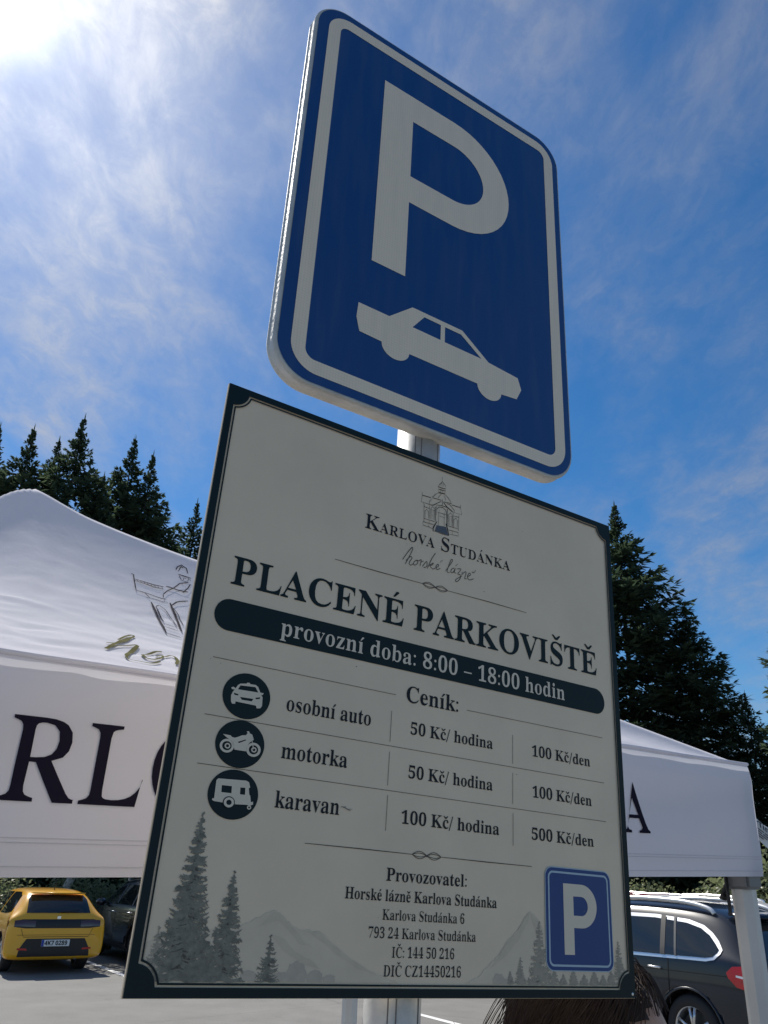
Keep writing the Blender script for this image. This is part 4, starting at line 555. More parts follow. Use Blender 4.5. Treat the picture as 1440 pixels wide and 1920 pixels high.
for cy, icon in ((-41.6, ICAR), (-88.5, IMOTO), (-135.4, IKAR)):
    P("icon_disc", [ell(-231, cy, 25.8, 22.6, 56)], Z1+0.02, INK, bd)
    P("icon", [parse(p) for w, p in icon], Z2, LT, bd)
def annulus(x, y, r, ri): return [ell(x, y, r, r*.87, 28), ell(x, y, ri, ri*.87, 28)[::-1]]
P("icon_wheel", annulus(-244.6, -92.0, 7.4, 4.9), Z2, LT, bd); P("icon_wheel", annulus(-216.5, -92.0, 7.7, 5.0), Z2, LT, bd)
P("icon_wheel", annulus(-216.0, -92.0, 2.9, 1.5), Z2, LT, bd); P("icon_wheel", annulus(-244.0, -92.0, 3.0, 1.6), Z2, LT, bd)
P("icon_wheel", [ell(-234.7, -143, 6.1, 5.4)], Z2+.3, INK, bd); P("icon_wheel", annulus(-234.7, -143, 5.2, 2.7), Z2+.6, LT, bd); P("icon_wheel", annulus(-213.3, -145.4, 2.2, 1.0), Z2, LT, bd)
obj("icon_fork", strokes_bm([(1.5, [(-220.5, -80.5), (-216.6, -91.5)])], Z2+.2), LT, bd)
def row(t, x0, x1, y, cap=14.0, dx=-6, dy=5, m=INK2): text("lettering", t, x0, x1, y, cap, m, bd, Z1, dx=dx, dy=dy)
row("osobní auto", -186.1, -84.1, -48.4, 15.6); row("motorka", -185.7, -109.2, -95.6, 15.6); row("karavan", -186.6, -114.1, -142.4, 15.6)
row("50 Kč/ hodina", -31.4, 85.9, -49.5, 12.9); row("50 Kč/ hodina", -31.4, 86.2, -96.3, 12.9); row("100 Kč/ hodina", -37.5, 96.4, -143.3, 12.9)
row("100 Kč/den", 147.8, 245.2, -49.2, 12.6); row("100 Kč/den", 147.9, 245.1, -96.7, 12.6); row("500 Kč/den", 145.8, 245.9, -143.8, 12.6)
row("Provozovatel:", -52.3, 51.4, -199.5, 12.0); row("Horské lázně Karlova Studánka", -99.5, 93.4, -218.3, 10.4, -8)
row("Karlova Studánka 6", -54.2, 49.2, -235.4, 9.4, -14, 2); row("793 24 Karlova Studánka", -69.4, 65, -251.9, 9.4, -14, 2)
row("IČ: 144 50 216", -40.4, 36.9, -268.7, 9.4, -14, 2); row("DIČ CZ14450216", -49.2, 46.1, -285.1, 9.6, -14, 2)
SB = mat("board_print_blue", (0.004, 0.045, 0.20), 0.42); SB2 = mat("board_print_pale_blue", (0.40, 0.52, 0.60), 0.42)
pl_ = (164.2, -277.6, 270.4, -170.4)
def ins(d, r): return rrect(pl_[0]+d, pl_[1]+d, pl_[2]-d, pl_[3]-d, r)
P("parking_pictogram", [ins(0, 11)], 1.0, SB2, bd); P("parking_pictogram", [ins(1.0, 10.2)], 1.15, SB, bd)
P("parking_pictogram", [ins(4.6, 7), ins(6.7, 5.4)], 1.3, SB2, bd)
P("parking_pictogram", letterP(192.4, -261, 245.4, -187.4, 208, -233.6, -200.5, -220.8, 231), 1.3, LT, bd)
# flies' specks and a smear of dirt
rs = random.Random(5); DIRT = mat("dirt", (0.17, 0.16, 0.145), .9)
for (x, y) in [(-275, -12), (190, 158), (205, -166), (-108, 12), (122, -74), (-60, -234)] + [(rs.uniform(-280, 280), rs.uniform(-280, 290)) for _ in range(8)]:
    r_ = rs.uniform(.35, .8); bm = bmesh.new(); bm.faces.new([bm.verts.new((x+r_*math.cos(R(60*k)), y+r_*math.sin(R(60*k))*.8, 1.7)) for k in range(6)]); obj("dirt_speck", bm, DIRT, bd)
bm = bmesh.new()
for pts in ([(-113, -134.2), (-109, -134.6), (-105, -136), (-101, -137.3)], [(-112, -134.4), (-107, -133.8)], [(-106, -136.2), (-99.5, -135.4)]):
    A, B = ribbon(pts, 0.8); va = [bm.verts.new((x, y, 1.72)) for x, y in A]; vb = [bm.verts.new((x, y, 1.72)) for x, y in B]
    for j in range(len(pts)-1): bm.faces.new((va[j], vb[j], vb[j+1], va[j+1]))
obj("dirt_smear", bm, DIRT, bd)
bm = bmesh.new()
for x, y in ((297, -298.5),): lathe(bm, [(0.01, 1.6), (1.2, 1.5), (2.0, 0.9), (2.2, 0.1)], 14)
o = obj("rivet", bm, ALU, bd, True); o.location = (298.5, -299.5, 0.4)
# ------------------------------------------------------------------ pop-up tent
PSI = 0.6704767548
TF, TD, TW = 3.35, 1.60, 0.77                 # front length, depth, where the peak sits
EAVE, RISE, VAL, TILT = 0.0175+0.264+CAM_H, 0.570, 0.264, 0.0207
tent = thing("pop_up_tent", "white pop-up tent with a printed valance and roof, standing behind the signs", "tent", loc=(0.95889181, 2.18641708, 0), rz=PSI)
def fabric(name, col, tr, bumps):
    m = mat(name, col, 0.92, transl=tr, spec=0.08)
    nt = m.node_tree; N = nt.nodes; L = nt.links; tc = N.new('ShaderNodeTexCoord'); prev = None
    for sc_, st, di, dist_ in bumps:
        nz = N.new('ShaderNodeTexNoise'); nz.inputs['Scale'].default_value = sc_; nz.inputs['Detail'].default_value = 5; nz.inputs['Distortion'].default_value = dist_
        L.new(tc.outputs['Object'], nz.inputs['Vector']); bp = N.new('ShaderNodeBump'); bp.inputs['Strength'].default_value = st; bp.inputs['Distance'].default_value = di
        L.new(nz.outputs[0], bp.inputs['Height'])
        if prev is not None: L.new(prev, bp.inputs['Normal'])
        prev = bp.outputs[0]
    for nd in N:
        if nd.type in ('BSDF_PRINCIPLED', 'BSDF_TRANSLUCENT') and prev is not None: L.new(prev, nd.inputs['Normal'])
    return m
FAB = fabric("tent_canvas", (0.74, 0.74, 0.80), 0.30, [(3, 0.16, 0.02, 1.0), (30, 0.12, 0.004, 0.8)])
FABV = fabric("tent_valance_canvas", (0.74, 0.74, 0.80), 0.30, [(1.6, 0.35, 0.05, 0.6), (14, 0.12, 0.004, 1.5)])
rc = random.Random(8); CREASE = []
for _ in range(34):
    cx_, cy_, ca_, cl_ = rc.uniform(-2.3, -1.2), rc.uniform(.02, .42), rc.choice((rc.uniform(-.5, .5), rc.uniform(1.2, 1.9))), rc.uniform(.06, .30)
    CREASE.append((cx_, cy_, cx_+cl_*math.cos(ca_), cy_+cl_*math.sin(ca_), rc.choice((-1, 1))*rc.uniform(.002, .005)))
def roof_z(x, y):
    a = min(-x, TF+x)/(TF/2); w = min(y/TW, (TD-y)/(TD-TW)); a = max(a, 0); w = max(w, 0)
    g = lambda t: 0.63*t+0.37*t**3; sm = lambda q: max(0, min(1, q))**2*(3-2*max(0, min(1, q)))
    h, t = (a, w/a if a > 1e-6 else 0) if w <= a else (w, a/w)
    hh = h-0.02*math.sin(math.pi*h)-0.045*sm((h-0.55)/0.35)+0.030*math.exp(-((1-h)/0.045)**2)
    z = hh*g(t) - 0.10/RISE*sm((-1.70-x)/.22)*sm((y-.25)/.35)       # the cloth hangs slack left of the peak
    # loose cloth: creases where it is slack between the hip bars
    v = Vector((x*3.2, y*4.5, 0.3)); wr = noise.noise(v*1.3)*0.009*min(1, 4*t*(1-t))
    q = noise.noise(Vector((x*7+2*noise.noise(v), y*22+x*5, 4.0)))
    wr += 0.0020*(1-abs(q)*2)*max(0, 1-t)**0.9*min(1, h*3)
    q2 = noise.noise(Vector((x*16+y*9, y*30-x*11, 9.0))); wr += 0.0012*q2*(1-t*.7)
    # sharp folding creases left from packing
    for (ax, ay, bx, by, am) in CREASE:
        dx_, dy_ = bx-ax, by-ay; L2 = math.hypot(dx_, dy_); d_ = abs((x-ax)*dy_-(y-ay)*dx_)/L2; al = ((x-ax)*dx_+(y-ay)*dy_)/L2/L2
        if d_ < .02 and -.05 < al < 1.05: wr += am*(1-d_/.02)*min(1, 1-abs(al-.5)*1.6)
    return EAVE + TILT*x + RISE*z + wr*min(1, h*4)
nx_, ny_ = 240, 240; vs, fs = [], []
ys = [TW*j/120 for j in range(121)] + [TW+(TD-TW)*j/120 for j in range(1, 121)]
for j in range(ny_+1):
    for i in range(nx_+1):
        x = -TF*i/nx_; vs.append((x, ys[j], roof_z(x, ys[j])))
fs = [(j*(nx_+1)+i, (j+1)*(nx_+1)+i, (j+1)*(nx_+1)+i+1, j*(nx_+1)+i+1) for j in range(ny_) for i in range(nx_)]
roof = pyobj("roof", vs, fs, FAB, tent, True)
def val_pt(x, s, side='front'):                # s: 0 at the eave .. 1 at the hem
    zt = EAVE + TILT*x
    bl = 0.016*math.sin(math.pi*min(1, s*5)/1.0*0.5)*(1-0.55*s) + 0.006*noise.noise(Vector((x*2.1, s*2.0, 1.7)))*(0.3+s) + 0.003*noise.noise(Vector((x*9, s*3, 5)))
    z = zt + 0.004 - (VAL+0.004)*s
    if s < 0.12: z += 0.010*math.sin(math.pi*s/0.12)*1.0
    return Vector((x, -0.004-bl, z))
vs, fs = [], []; NX, NS = 150, 30
for j in range(NS+1):
    s = (j/NS)**1.35
    for i in range(NX+1): vs.append(val_pt(-TF*i/NX, s))
fs = [(j*(NX+1)+i, (j+1)*(NX+1)+i, (j+1)*(NX+1)+i+1, j*(NX+1)+i+1) for j in range(NS) for i in range(NX)]
val = pyobj("valance", vs, fs, FABV, tent, True)
# valances of the other three sides
def side_val(p0, p1):
    p0 = Vector(p0); p1 = Vector(p1); d = (p1-p0); nrm = Vector((d.y, -d.x, 0)).normalized(); v, f = [], []; n, m = 50, 10
    for j in range(m+1):
        s = j/m
        for i in range(n+1):
            q = p0+d*(i/n); bl = 0.014*math.sin(math.pi*min(1, s*4)*.5)+0.006*noise.noise(Vector((i*.2, s*2, p0.x)))
            v.append((q.x+nrm.x*bl, q.y+nrm.y*bl, EAVE+TILT*q.x-VAL*s))
    f = [(j*(n+1)+i, (j+1)*(n+1)+i, (j+1)*(n+1)+i+1, j*(n+1)+i+1) for j in range(m) for i in range(n)]
    return pyobj("valance", v, f, FABV, tent, True)
side_val((0.004, 0, 0), (0.004, TD, 0)); side_val((0, TD+.004, 0), (-TF, TD+.004, 0)); side_val((-TF-.004, TD, 0), (-TF-.004, 0, 0))
SEAM = mat("seam_thread", (0.60, 0.60, 0.65), 0.9)
for s in (0.835, 0.855, 0.955):
    bm = bmesh.new(); add_tube(bm, [val_pt(-TF*i/100, s)+Vector((0, -0.0012, 0)) for i in range(101)], 0.0006, 5, False); obj("seam", bm, SEAM, val)
bm = bmesh.new(); add_tube(bm, [Vector((-TF*i/160, -0.012, EAVE+TILT*(-TF*i/160)+0.002+0.003*noise.noise(Vector((i*.11, 3, 1))))) for i in range(161)], 0.004, 8); obj("eave_hem", bm, FAB, val, True)
VINK = mat("canvas_print_navy", (0.014, 0.012, 0.026), 0.9, spec=0.1)
def on_val(u, h):
    s = max(0.0, min(1.0, (EAVE+TILT*u+0.004-(CAM_H+h))/(VAL+0.004))); p = val_pt(u, s); return (p.x, p.y-0.0022, CAM_H+h)
# the words: the part in view runs from the R at the left to the A at the right
kx = 0.000212; sy = 0.101/CAPH; LW = []
w1, _ = layout("KARLOVA", SERIF, -17, 2, None, 0); lead, _ = layout("KA", SERIF, -17, 2, None, 0)
xr = min(x for c in w1[len(lead):] for x, y in c); LW += [[(-1.822+(x-xr)*kx, y) for x, y in c] for c in w1]
w2, _ = layout("STUDÁNKA", SERIF, -17, 2, None, 0); xe = max(x for c in w2 for x, y in c); LW += [[(-0.472+(x-xe)*kx, y) for x, y in c] for c in w2]
cs = [[(x, 0.0665+0.0205*(x+1.8)+y*sy) for x, y in c] for c in LW]
def densify(c, d=0.02):
    o = []
    for i in range(len(c)):
        a, b = c[i], c[(i+1) % len(c)]; n = max(1, int(math.hypot(b[0]-a[0], b[1]-a[1])/d))
        o += [(a[0]+(b[0]-a[0])*k/n, a[1]+(b[1]-a[1])*k/n) for k in range(n)]
    return o
me = poly_mesh([densify(c) for c in cs], 0, "lettering")
for v in me.vertices: v.co = on_val(v.co.x, v.co.y)
link("lettering", me, VINK, val)
OLIVE = mat("canvas_print_olive", (0.11, 0.105, 0.035), 0.95, spec=0.05)
def on_roof(x, y): y = max(0.004, y); return Vector((x, y-0.0012, roof_z(x, y)+0.0022))
dense = lambda p: [q for i in range(len(p)-1) for q in [(p[i][0]+(p[i+1][0]-p[i][0])*k/3, p[i][1]+(p[i+1][1]-p[i][1])*k/3) for k in range(3)]]+[p[-1]]
obj("pavilion_drawing", strokes_bm([(w*0.62, dense(parse(p))) for w, p in ROOF_DRAWING], f=on_roof), VINK, roof)
obj("script_lettering", strokes_bm([(w*(0.60 if w < .01 else 0.40), smooth_pts(parse(p), 5)) for w, p in ROOF_SCRIPT], f=on_roof), OLIVE, roof)
LEG = mat("tent_leg_white", (0.60, 0.595, 0.57), 0.45, 0.0, noise_scale=6, noise_amt=0.05); GREYP = mat("grey_plastic", (0.17, 0.175, 0.18), 0.5)
for (x, y) in ((-0.028, 0.03), (-0.062, TD-0.03), (-TF+0.03, 0.03), (-TF+0.03, TD-0.03)):
    zt = EAVE-0.03+TILT*x
    bm = bmesh.new(); prof = []
    for k in range(8):
        a = R(22.5+45*k); prof.append((0.0265*math.cos(a)/math.cos(R(22.5)), 0.0265*math.sin(a)/math.cos(R(22.5))))
    A = [bm.verts.new((x+p[0], y+p[1], 0.01)) for p in prof]; B = [bm.verts.new((x+p[0], y+p[1], zt)) for p in prof]
    for k in range(8): bm.faces.new((A[k], A[(k+1) % 8], B[(k+1) % 8], B[k]))
    bm.faces.new(A[::-1]); bm.faces.new(B); lg = obj("leg", bm, LEG, tent)
    bm = bmesh.new(); add_box(bm, (x, y, EAVE-VAL-0.005+TILT*x), (0.066, 0.066, 0.05)); bmesh.ops.bevel(bm, geom=bm.edges[:], offset=0.006, segments=2, affect='EDGES'); obj("slider", bm, GREYP, lg)
    bm = bmesh.new(); add_tube(bm, [(x, y+.04, EAVE-VAL-0.02), (x, y+0.06, EAVE-VAL-0.055), (x-.012, y+0.045, EAVE-VAL-0.05)], 0.008, 8); obj("pull_ring", bm, mat("black_plastic", (0.02, 0.02, 0.022), .5), lg, True)
    bm = bmesh.new(); add_box(bm, (x, y, 0.006), (0.11, 0.11, 0.012)); obj("foot_plate", bm, GREYP, lg)
STRUT = mat("truss_white", (0.56, 0.56, 0.55), 0.45)
def truss(p0, p1, n, zh, zl):
    p0 = Vector(p0); p1 = Vector(p1); d = p1-p0
    for k in range(n):
        a = p0+d*(k/n); b = p0+d*((k+1)/n)
        for off, (za, zb) in ((0.006, (zh, zl)), (-0.006, (zl, zh))):
            q = Vector((-d.y, d.x, 0)).normalized()*off*2
            bm = bmesh.new(); add_tube(bm, [Vector((a.x, a.y, za+TILT*a.x))+q, Vector((b.x, b.y, zb+TILT*b.x))+q], 0.012, 8); obj("truss_bar", bm, STRUT, tent, True)
truss((-0.03, TD-.03, 0), (-TF+.03, TD-.03, 0), 2, EAVE-.06, EAVE-0.23)
truss((-0.03, 0.05, 0), (-TF+.03, 0.05, 0), 2, EAVE-.06, EAVE-0.24)
truss((-0.03, 0.05, 0), (-0.03, TD-.05, 0), 1, EAVE-.06, EAVE-0.24)
truss((-TF+.03, 0.05, 0), (-TF+.03, TD-.05, 0), 1, EAVE-.06, EAVE-0.24)
# black webbing strap hanging beside the front leg
bm = bmesh.new()
add_box(bm, (-0.068, 0.05, EAVE-VAL-0.045), (0.012, 0.003, 0.09))
obj("strap", bm, mat("black_plastic", (0.02, 0.02, 0.022), 0.5), tent)
# care label sewn into the side of the cover, sticking out
lab = bpy.data.objects.new("sewn_label", None); 
bm = bmesh.new(); n = 8; rows = []
for j in range(5):
    rows.append([bm.verts.new((0.016+0.075*i/n, -0.004-0.05*i/n*0.2, -0.034*i/n+0.001*math.sin(i)-0.052*j/4-0.006*j/4*i/n)) for i in range(n+1)])
for j in range(4):
    for i in range(n): bm.faces.new((rows[j][i], rows[j+1][i], rows[j+1][i+1], rows[j][i+1]))
lab = obj("sewn_label", bm, mat("label_white", (0.72, 0.72, 0.70), .6), tent, True); lab.location = (0.004, 0.012, EAVE-VAL+0.145)
def on_lab(x, y): return (0.016+x, -0.004-0.0075-x*0.13, -0.034/0.075*x - y)
tcs, tw = layout("rTine", SANS, 4, 4); txs = [x for c in tcs for x, y in c]; a0, b0 = min(txs), max(txs)
me = poly_mesh([[(0.002+(x-a0)/(b0-a0)*0.066, y/CAPH*0.013) for x, y in c] for c in tcs], 0, "label_print")
for v in me.vertices: v.co = on_lab(v.co.x, 0.021-v.co.y)
link("label_print", me, VINK, lab)
bm = bmesh.new()
for y, x0, x1 in ((0.027, .004, .03), (0.027, .033, .062), (0.033, .004, .022), (0.033, .026, .06), (0.039, .006, .04), (0.045, .006, .025)):
    bm.faces.new([bm.verts.new(on_lab(x, yy)) for x, yy in ((x0, y), (x1, y), (x1, y+.0026), (x0, y+.0026))])
obj("label_print", bm, VINK, lab)
# ------------------------------------------------------------------ cars
GLASS = mat("car_glass", (0.012, 0.016, 0.018), 0.04, spec=0.9)
TYRE = mat("tyre_rubber", (0.018, 0.018, 0.02), 0.75); RIM = mat("wheel_alloy", (0.62, 0.63, 0.65), 0.25, 0.9)
TRIMB = mat("car_black_trim", (0.012, 0.012, 0.014), 0.45); CHROME = mat("car_chrome", (0.85, 0.85, 0.85), 0.30, 0.85)
SEAMM = mat("car_panel_gap", (0.004, 0.004, 0.005), 0.8); REDL = mat("tail_light_red", (0.50, 0.006, 0.012), 0.25, coat=0.25)
DARKRED = mat("tail_light_dark", (0.05, 0.008, 0.010), 0.1, coat=1.0); CLEARL = mat("lamp_clear", (0.75, 0.76, 0.78), 0.1, coat=1.0)
PLATE = mat("plate_white", (0.78, 0.78, 0.76), 0.4); PLATEB = mat("plate_blue", (0.01, 0.05, 0.35), 0.4)
def paint(name, col, metal=0.0, rough=0.28): return mat(name, col, rough, metal, coat=1.0)
# station: x, z underside, z belt, z top, half width, half width at the roof
HATCH = [(-2.05, .34, .74, .80, .86, .66), (-2.03, .25, .90, .95, .93, .70), (-1.90, .22, .97, 1.09, .90, .64), (-1.72, .22, .985, 1.30, .868, .60), (-1.50, .20, .985, 1.405, .872, .595), (-1.0, .19, .965, 1.44, .873, .61),
    (-.3, .18, .945, 1.445, .873, .615), (.3, .18, .93, 1.40, .872, .61), (.75, .18, .925, 1.20, .87, .62), (1.08, .19, .92, 1.0, .866, .68), (1.5, .20, .86, .90, .85, .66), (1.86, .24, .74, .78, .78, .58), (2.02, .32, .58, .62, .64, .46)]
SUV = [(-2.44, .46, .86, .94, .86, .70), (-2.41, .36, 1.02, 1.08, .97, .76), (-2.26, .32, 1.10, 1.24, .94, .70), (-2.05, .28, 1.125, 1.50, .960, .66), (-1.80, .26, 1.13, 1.655, .966, .64), (-1.35, .25, 1.125, 1.715, .967, .65),
    (-.4, .24, 1.105, 1.735, .967, .66), (.35, .24, 1.09, 1.69, .966, .655), (.85, .24, 1.085, 1.46, .963, .67), (1.28, .25, 1.08, 1.17, .957, .74), (1.75, .27, 1.03, 1.07, .94, .72), (2.20, .31, .86, .90, .85, .62), (2.43, .42, .66, .70, .66, .46)]
ESTATE = [(x*1.09, a, b_*1.0, z*1.0, w*1.02, t*1.02) for x, a, b_, z, w, t in [(-2.05, .42, .80, .88, .72, .62), (-2.02, .33, .90, .98, .82, .68), (-1.92, .26, .97, 1.10, .85, .64), (-1.78, .22, .985, 1.30, .868, .61), (-1.55, .20, .985, 1.40, .872, .60)] + HATCH[5:]]
def body_bm(st):
    bm = bmesh.new(); rings = []
    for x, zb, zl, zt, w, t in st:
        k = (zt-zl); up = min(1, k/.25)
        half = [(0, zb), (w*.88, zb), (w*.985, zb+.06), (w*1.0, zb+.30*(zl-zb)), (w, zb+.66*(zl-zb)), (w*.975, zl-0.01), (w*.955*(1-.0*up), zl+.012+.02*up), (t+(w*.95-t)*.22, zl+k*.72+.004), (t*.93, zl+k*.94+.006), (t*.55, zt-.004), (0, zt)]
        pts = [(-y, z) for y, z in half[::-1]] + [(y, z) for y, z in half[1:-1]]
        rings.append([bm.verts.new((x, y, z)) for y, z in pts])
    for A, B in zip(rings[:-1], rings[1:]):
        n = len(A)
        for k in range(n): bm.faces.new((A[k], A[(k+1) % n], B[(k+1) % n], B[k]))
    for rg, fl in ((rings[0], False), (rings[-1], True)):
        n = len(rg); h = n//2        # caps as quads between mirrored verts
        for k in range(h):
            q = [rg[k], rg[k+1], rg[(n-k-1) % n], rg[(n-k) % n]]
            q = list(dict.fromkeys(q))
            if len(q) >= 3:
                try: bm.faces.new(q if not fl else q[::-1])
                except ValueError: pass
    bmesh.ops.recalc_face_normals(bm, faces=bm.faces)
    if bm.calc_volume(signed=True) < 0: bmesh.ops.reverse_faces(bm, faces=bm.faces)
    return bm
def evaluated(o):
    dg = bpy.context.evaluated_depsgraph_get(); dg.update()
    return bpy.data.meshes.new_from_object(o.evaluated_get(dg))
def make_body(st, m, axles, rw, parent, wy):
    o = obj("body", body_bm(st), m, None, True)
    md = o.modifiers.new("s", 'SUBSURF'); md.levels = 2; md.render_levels = 2
    solid = evaluated(o); bvh = BVHTree.FromPolygons([v.co for v in solid.vertices], [p.vertices[:] for p in solid.polygons])
    cb = bmesh.new()
    for ax in axles:
        for s in (-1, 1): lathe_y(cb, ax, rw, s*(wy-.30), s*1.2, rw+.055)
    co = obj("cutter", cb, TRIMB); bo = o.modifiers.new("b", 'BOOLEAN'); bo.object = co; bo.operation = 'DIFFERENCE'; bo.solver = 'MANIFOLD'
    try: bo.material_mode = 'TRANSFER'
    except Exception: pass
    me = evaluated(o); o.modifiers.clear(); old = o.data; o.data = me; bpy.data.meshes.remove(old); bpy.data.objects.remove(co); bpy.data.meshes.remove(solid)
    o.parent = parent
    return o, bvh
def lathe_y(bm, x, z, y0, y1, r, seg=40):
    A = [bm.verts.new((x+r*math.cos(2*math.pi*k/seg), y0, z+r*math.sin(2*math.pi*k/seg))) for k in range(seg)]
    B = [bm.verts.new((x+r*math.cos(2*math.pi*k/seg), y1, z+r*math.sin(2*math.pi*k/seg))) for k in range(seg)]
    fs_ = [bm.faces.new((A[k], A[(k+1) % seg], B[(k+1) % seg], B[k])) for k in range(seg)] + [bm.faces.new(A[::-1]), bm.faces.new(B)]
    bmesh.ops.recalc_face_normals(bm, faces=fs_)
def decal(name, bvh, poly, axis, m, parent, off=0.006, step=0.05):
    """lay a thin plate of the given outline on the body; axis: 'L','R' (sides, outline in x,z), 'B','F' (ends, outline in y,z), 'T' (top, x,y)"""
    ar = sum(poly[i][0]*poly[(i+1) % len(poly)][1]-poly[(i+1) % len(poly)][0]*poly[i][1] for i in range(len(poly)))
    if ar < 0: poly = poly[::-1]
    xs = [p[0] for p in poly]; ys_ = [p[1] for p in poly]; x0, x1, y0, y1 = min(xs), max(xs), min(ys_), max(ys_)
    nx = max(1, int((x1-x0)/step)+1); ny = max(1, int((y1-y0)/step)+1)
    bm = bmesh.new(); g = [[bm.verts.new((x0+(x1-x0)*i/nx, y0+(y1-y0)*j/ny, 0)) for i in range(nx+1)] for j in range(ny+1)]
    for j in range(ny):
        for i in range(nx): bm.faces.new((g[j][i], g[j][i+1], g[j+1][i+1], g[j+1][i]))
    n = len(poly)
    for i in range(n):
        a, b = Vector((*poly[i], 0)), Vector((*poly[(i+1) % n], 0)); d = b-a
        if d.length < 1e-6: continue
        no = Vector((d.y, -d.x, 0)).normalized()
        bmesh.ops.bisect_plane(bm, geom=bm.verts[:]+bm.edges[:]+bm.faces[:], plane_co=a, plane_no=no, clear_outer=True)
    dr = {'L': Vector((0, -1, 0)), 'R': Vector((0, 1, 0)), 'B': Vector((1, 0, 0)), 'F': Vector((-1, 0, 0)), 'T': Vector((0, 0, -1))}[axis]
    for v in bm.verts:
        u, w = v.co.x, v.co.y
        o = {'L': (u, 3, w), 'R': (u, -3, w), 'B': (-4, u, w), 'F': (4, u, w), 'T': (u, w, 4)}[axis]
        hit, nn, _, _ = bvh.ray_cast(Vector(o), dr)
        if hit is None: hit, nn, _, _ = bvh.find_nearest(Vector(o)+dr*3)
        if nn.dot(dr) > 0: nn = -nn
        v.co = hit + nn*off
    bmesh.ops.recalc_face_normals(bm, faces=bm.faces)
    f0 = bm.faces[:] 
    if f0 and f0[0].normal.dot(dr) > 0: bmesh.ops.reverse_faces(bm, faces=f0)
    bmesh.ops.solidify(bm, geom=bm.faces[:], thickness=-0.004) if False else None
    return obj(name, bm, m, parent, True)
def wheel(parent, x, y, r, w, side, spokes=5):
    t = bpy.data.objects.new("wheel", None); 
    bm = bmesh.new(); lathe(bm, [(r*.66, -w/2), (r*.93, -w/2), (r, -w*.36), (r, w*.36), (r*.93, w/2), (r*.66, w/2), (r*.64, w*.2), (r*.64, -w*.2), (r*.66, -w/2)], 36, 'Y')
    o = obj("wheel", bm, TYRE, parent, True); o.location = (x, y, r); 
    bm = bmesh.new(); s = side
    lathe(bm, [(r*.67, s*w*.50), (r*.64, s*w*.47), (r*.60, s*w*.30), (r*.60, -s*w*.3)], 36, 'Y')
    lathe(bm, [(.001, s*w*.46), (r*.12, s*w*.46), (r*.15, s*w*.40), (r*.15, s*w*.1)], 20, 'Y')
    for k in range(spokes):
        a = 2*math.pi*k/spokes+.3
        for q in (-.16, .16):
            p0 = Vector((math.cos(a+q*.6)*r*.10, s*w*.42, math.sin(a+q*.6)*r*.10)); p1 = Vector((math.cos(a+q)*r*.63, s*w*.40, math.sin(a+q)*r*.63))
            add_tube(bm, [p0, p1], [r*.055, r*.05], 6)
    obj("rim", bm, RIM, o, True)
    bm = bmesh.new(); lathe(bm, [(.001, s*w*.12), (r*.52, s*w*.12)], 28, 'Y'); obj("brake_disc", bm, mat("brake_grey", (0.06, 0.06, 0.062), .5, .5), o)
    return o
def mirror_poly(p): return [(-y, z) for y, z in p]
def base_car(name, label, x, y, st, pm, axles, r, w, ty, group=None, spokes=5):
    t = thing(name, label, "car", loc=(x, y, 0), rz=math.pi/2-HD, group=group)
    t.rotation_euler = (0, 0, math.atan2(hy, hx))
    b, bvh = make_body(st, pm, axles, r, t, ty)
    for ax in axles:
        for s in (-1, 1): wheel(t, ax, s*(ty-w/2-.01), r, w, s, spokes)
    return t, b, bvh
def at_wheel(px, py, ax, ty):                  # where the car's origin goes when its left wheel at ax stands on (px, py)
    # left of the heading is (-hy, hx)
    return px - hx*ax - (-hy)*ty, py - hy*ax - hx*ty
def handle(parent, bvh, x, z, m, side='L'):
    s = 1 if side == 'L' else -1
    hit = bvh.ray_cast(Vector((x, 3*s, z)), Vector((0, -s, 0)))[0]
    if hit is None: return
    bm = bmesh.new(); add_tube(bm, [hit+Vector((-.10, -.004*s, 0)), hit+Vector((-.085, .028*s, .004)), hit+Vector((.07, .03*s, .006)), hit+Vector((.10, -.004*s, .004))], [.011, .013, .013, .011], 8); obj("handle", bm, m, parent, True)

# --- yellow hatchback, seen from behind
YEL = paint("yellow_paint", (0.86, 0.43, 0.010), rough=0.3)
ox, oy = at_wheel(-7.12, 17.75, -1.27, .82)
yc, yb, bv = base_car("hatchback", "yellow hatchback parked with its rear towards the tent", ox, oy, HATCH, YEL, (-1.27, 1.27), .315, .20, .82)
RW = [(-.60, 1.03), (.60, 1.03), (.555, 1.26), (.50, 1.335), (-.50, 1.335), (-.555, 1.26)]
decal("rear_window", bv, RW, 'B', GLASS, yb, .006)
decal("light_band", bv, [(-.80, .80), (-.60, .775), (.60, .775), (.80, .80), (.80, .90), (.66, .925), (-.66, .925), (-.80, .90)], 'B', TRIMB, yb, .006)
for s in (-1, 1):
    p = [(s*.42, .80), (s*.795, .81), (s*.795, .905), (s*.66, .915), (s*.42, .90)]
    decal("tail_light", bv, p, 'B', DARKRED, yb, .012)
    decal("tail_light", bv, [(-1.99, .80), (-1.74, .86), (-1.72, .93), (-1.99, .90)], 'L' if s > 0 else 'R', DARKRED, yb, .010)
    decal("reflector", bv, [(s*.50, .405), (s*.68, .415), (s*.68, .445), (s*.52, .44)], 'B', REDL, yb, .012)
decal("lower_bumper", bv, [(-.66, .30), (.66, .30), (.64, .44), (.54, .60), (-.54, .60), (-.64, .44)], 'B', TRIMB, yb, .007)
decal("tailgate_gap", bv, [(-.60, .625), (.60, .625), (.60, .633), (-.60, .633)], "B", SEAMM, yb, .004)
for s in (-1, 1): decal("tailgate_gap", bv, [(s*.60, .63), (s*.607, .63), (s*.67, .77), (s*.663, .77)], "B", SEAMM, yb, .004)
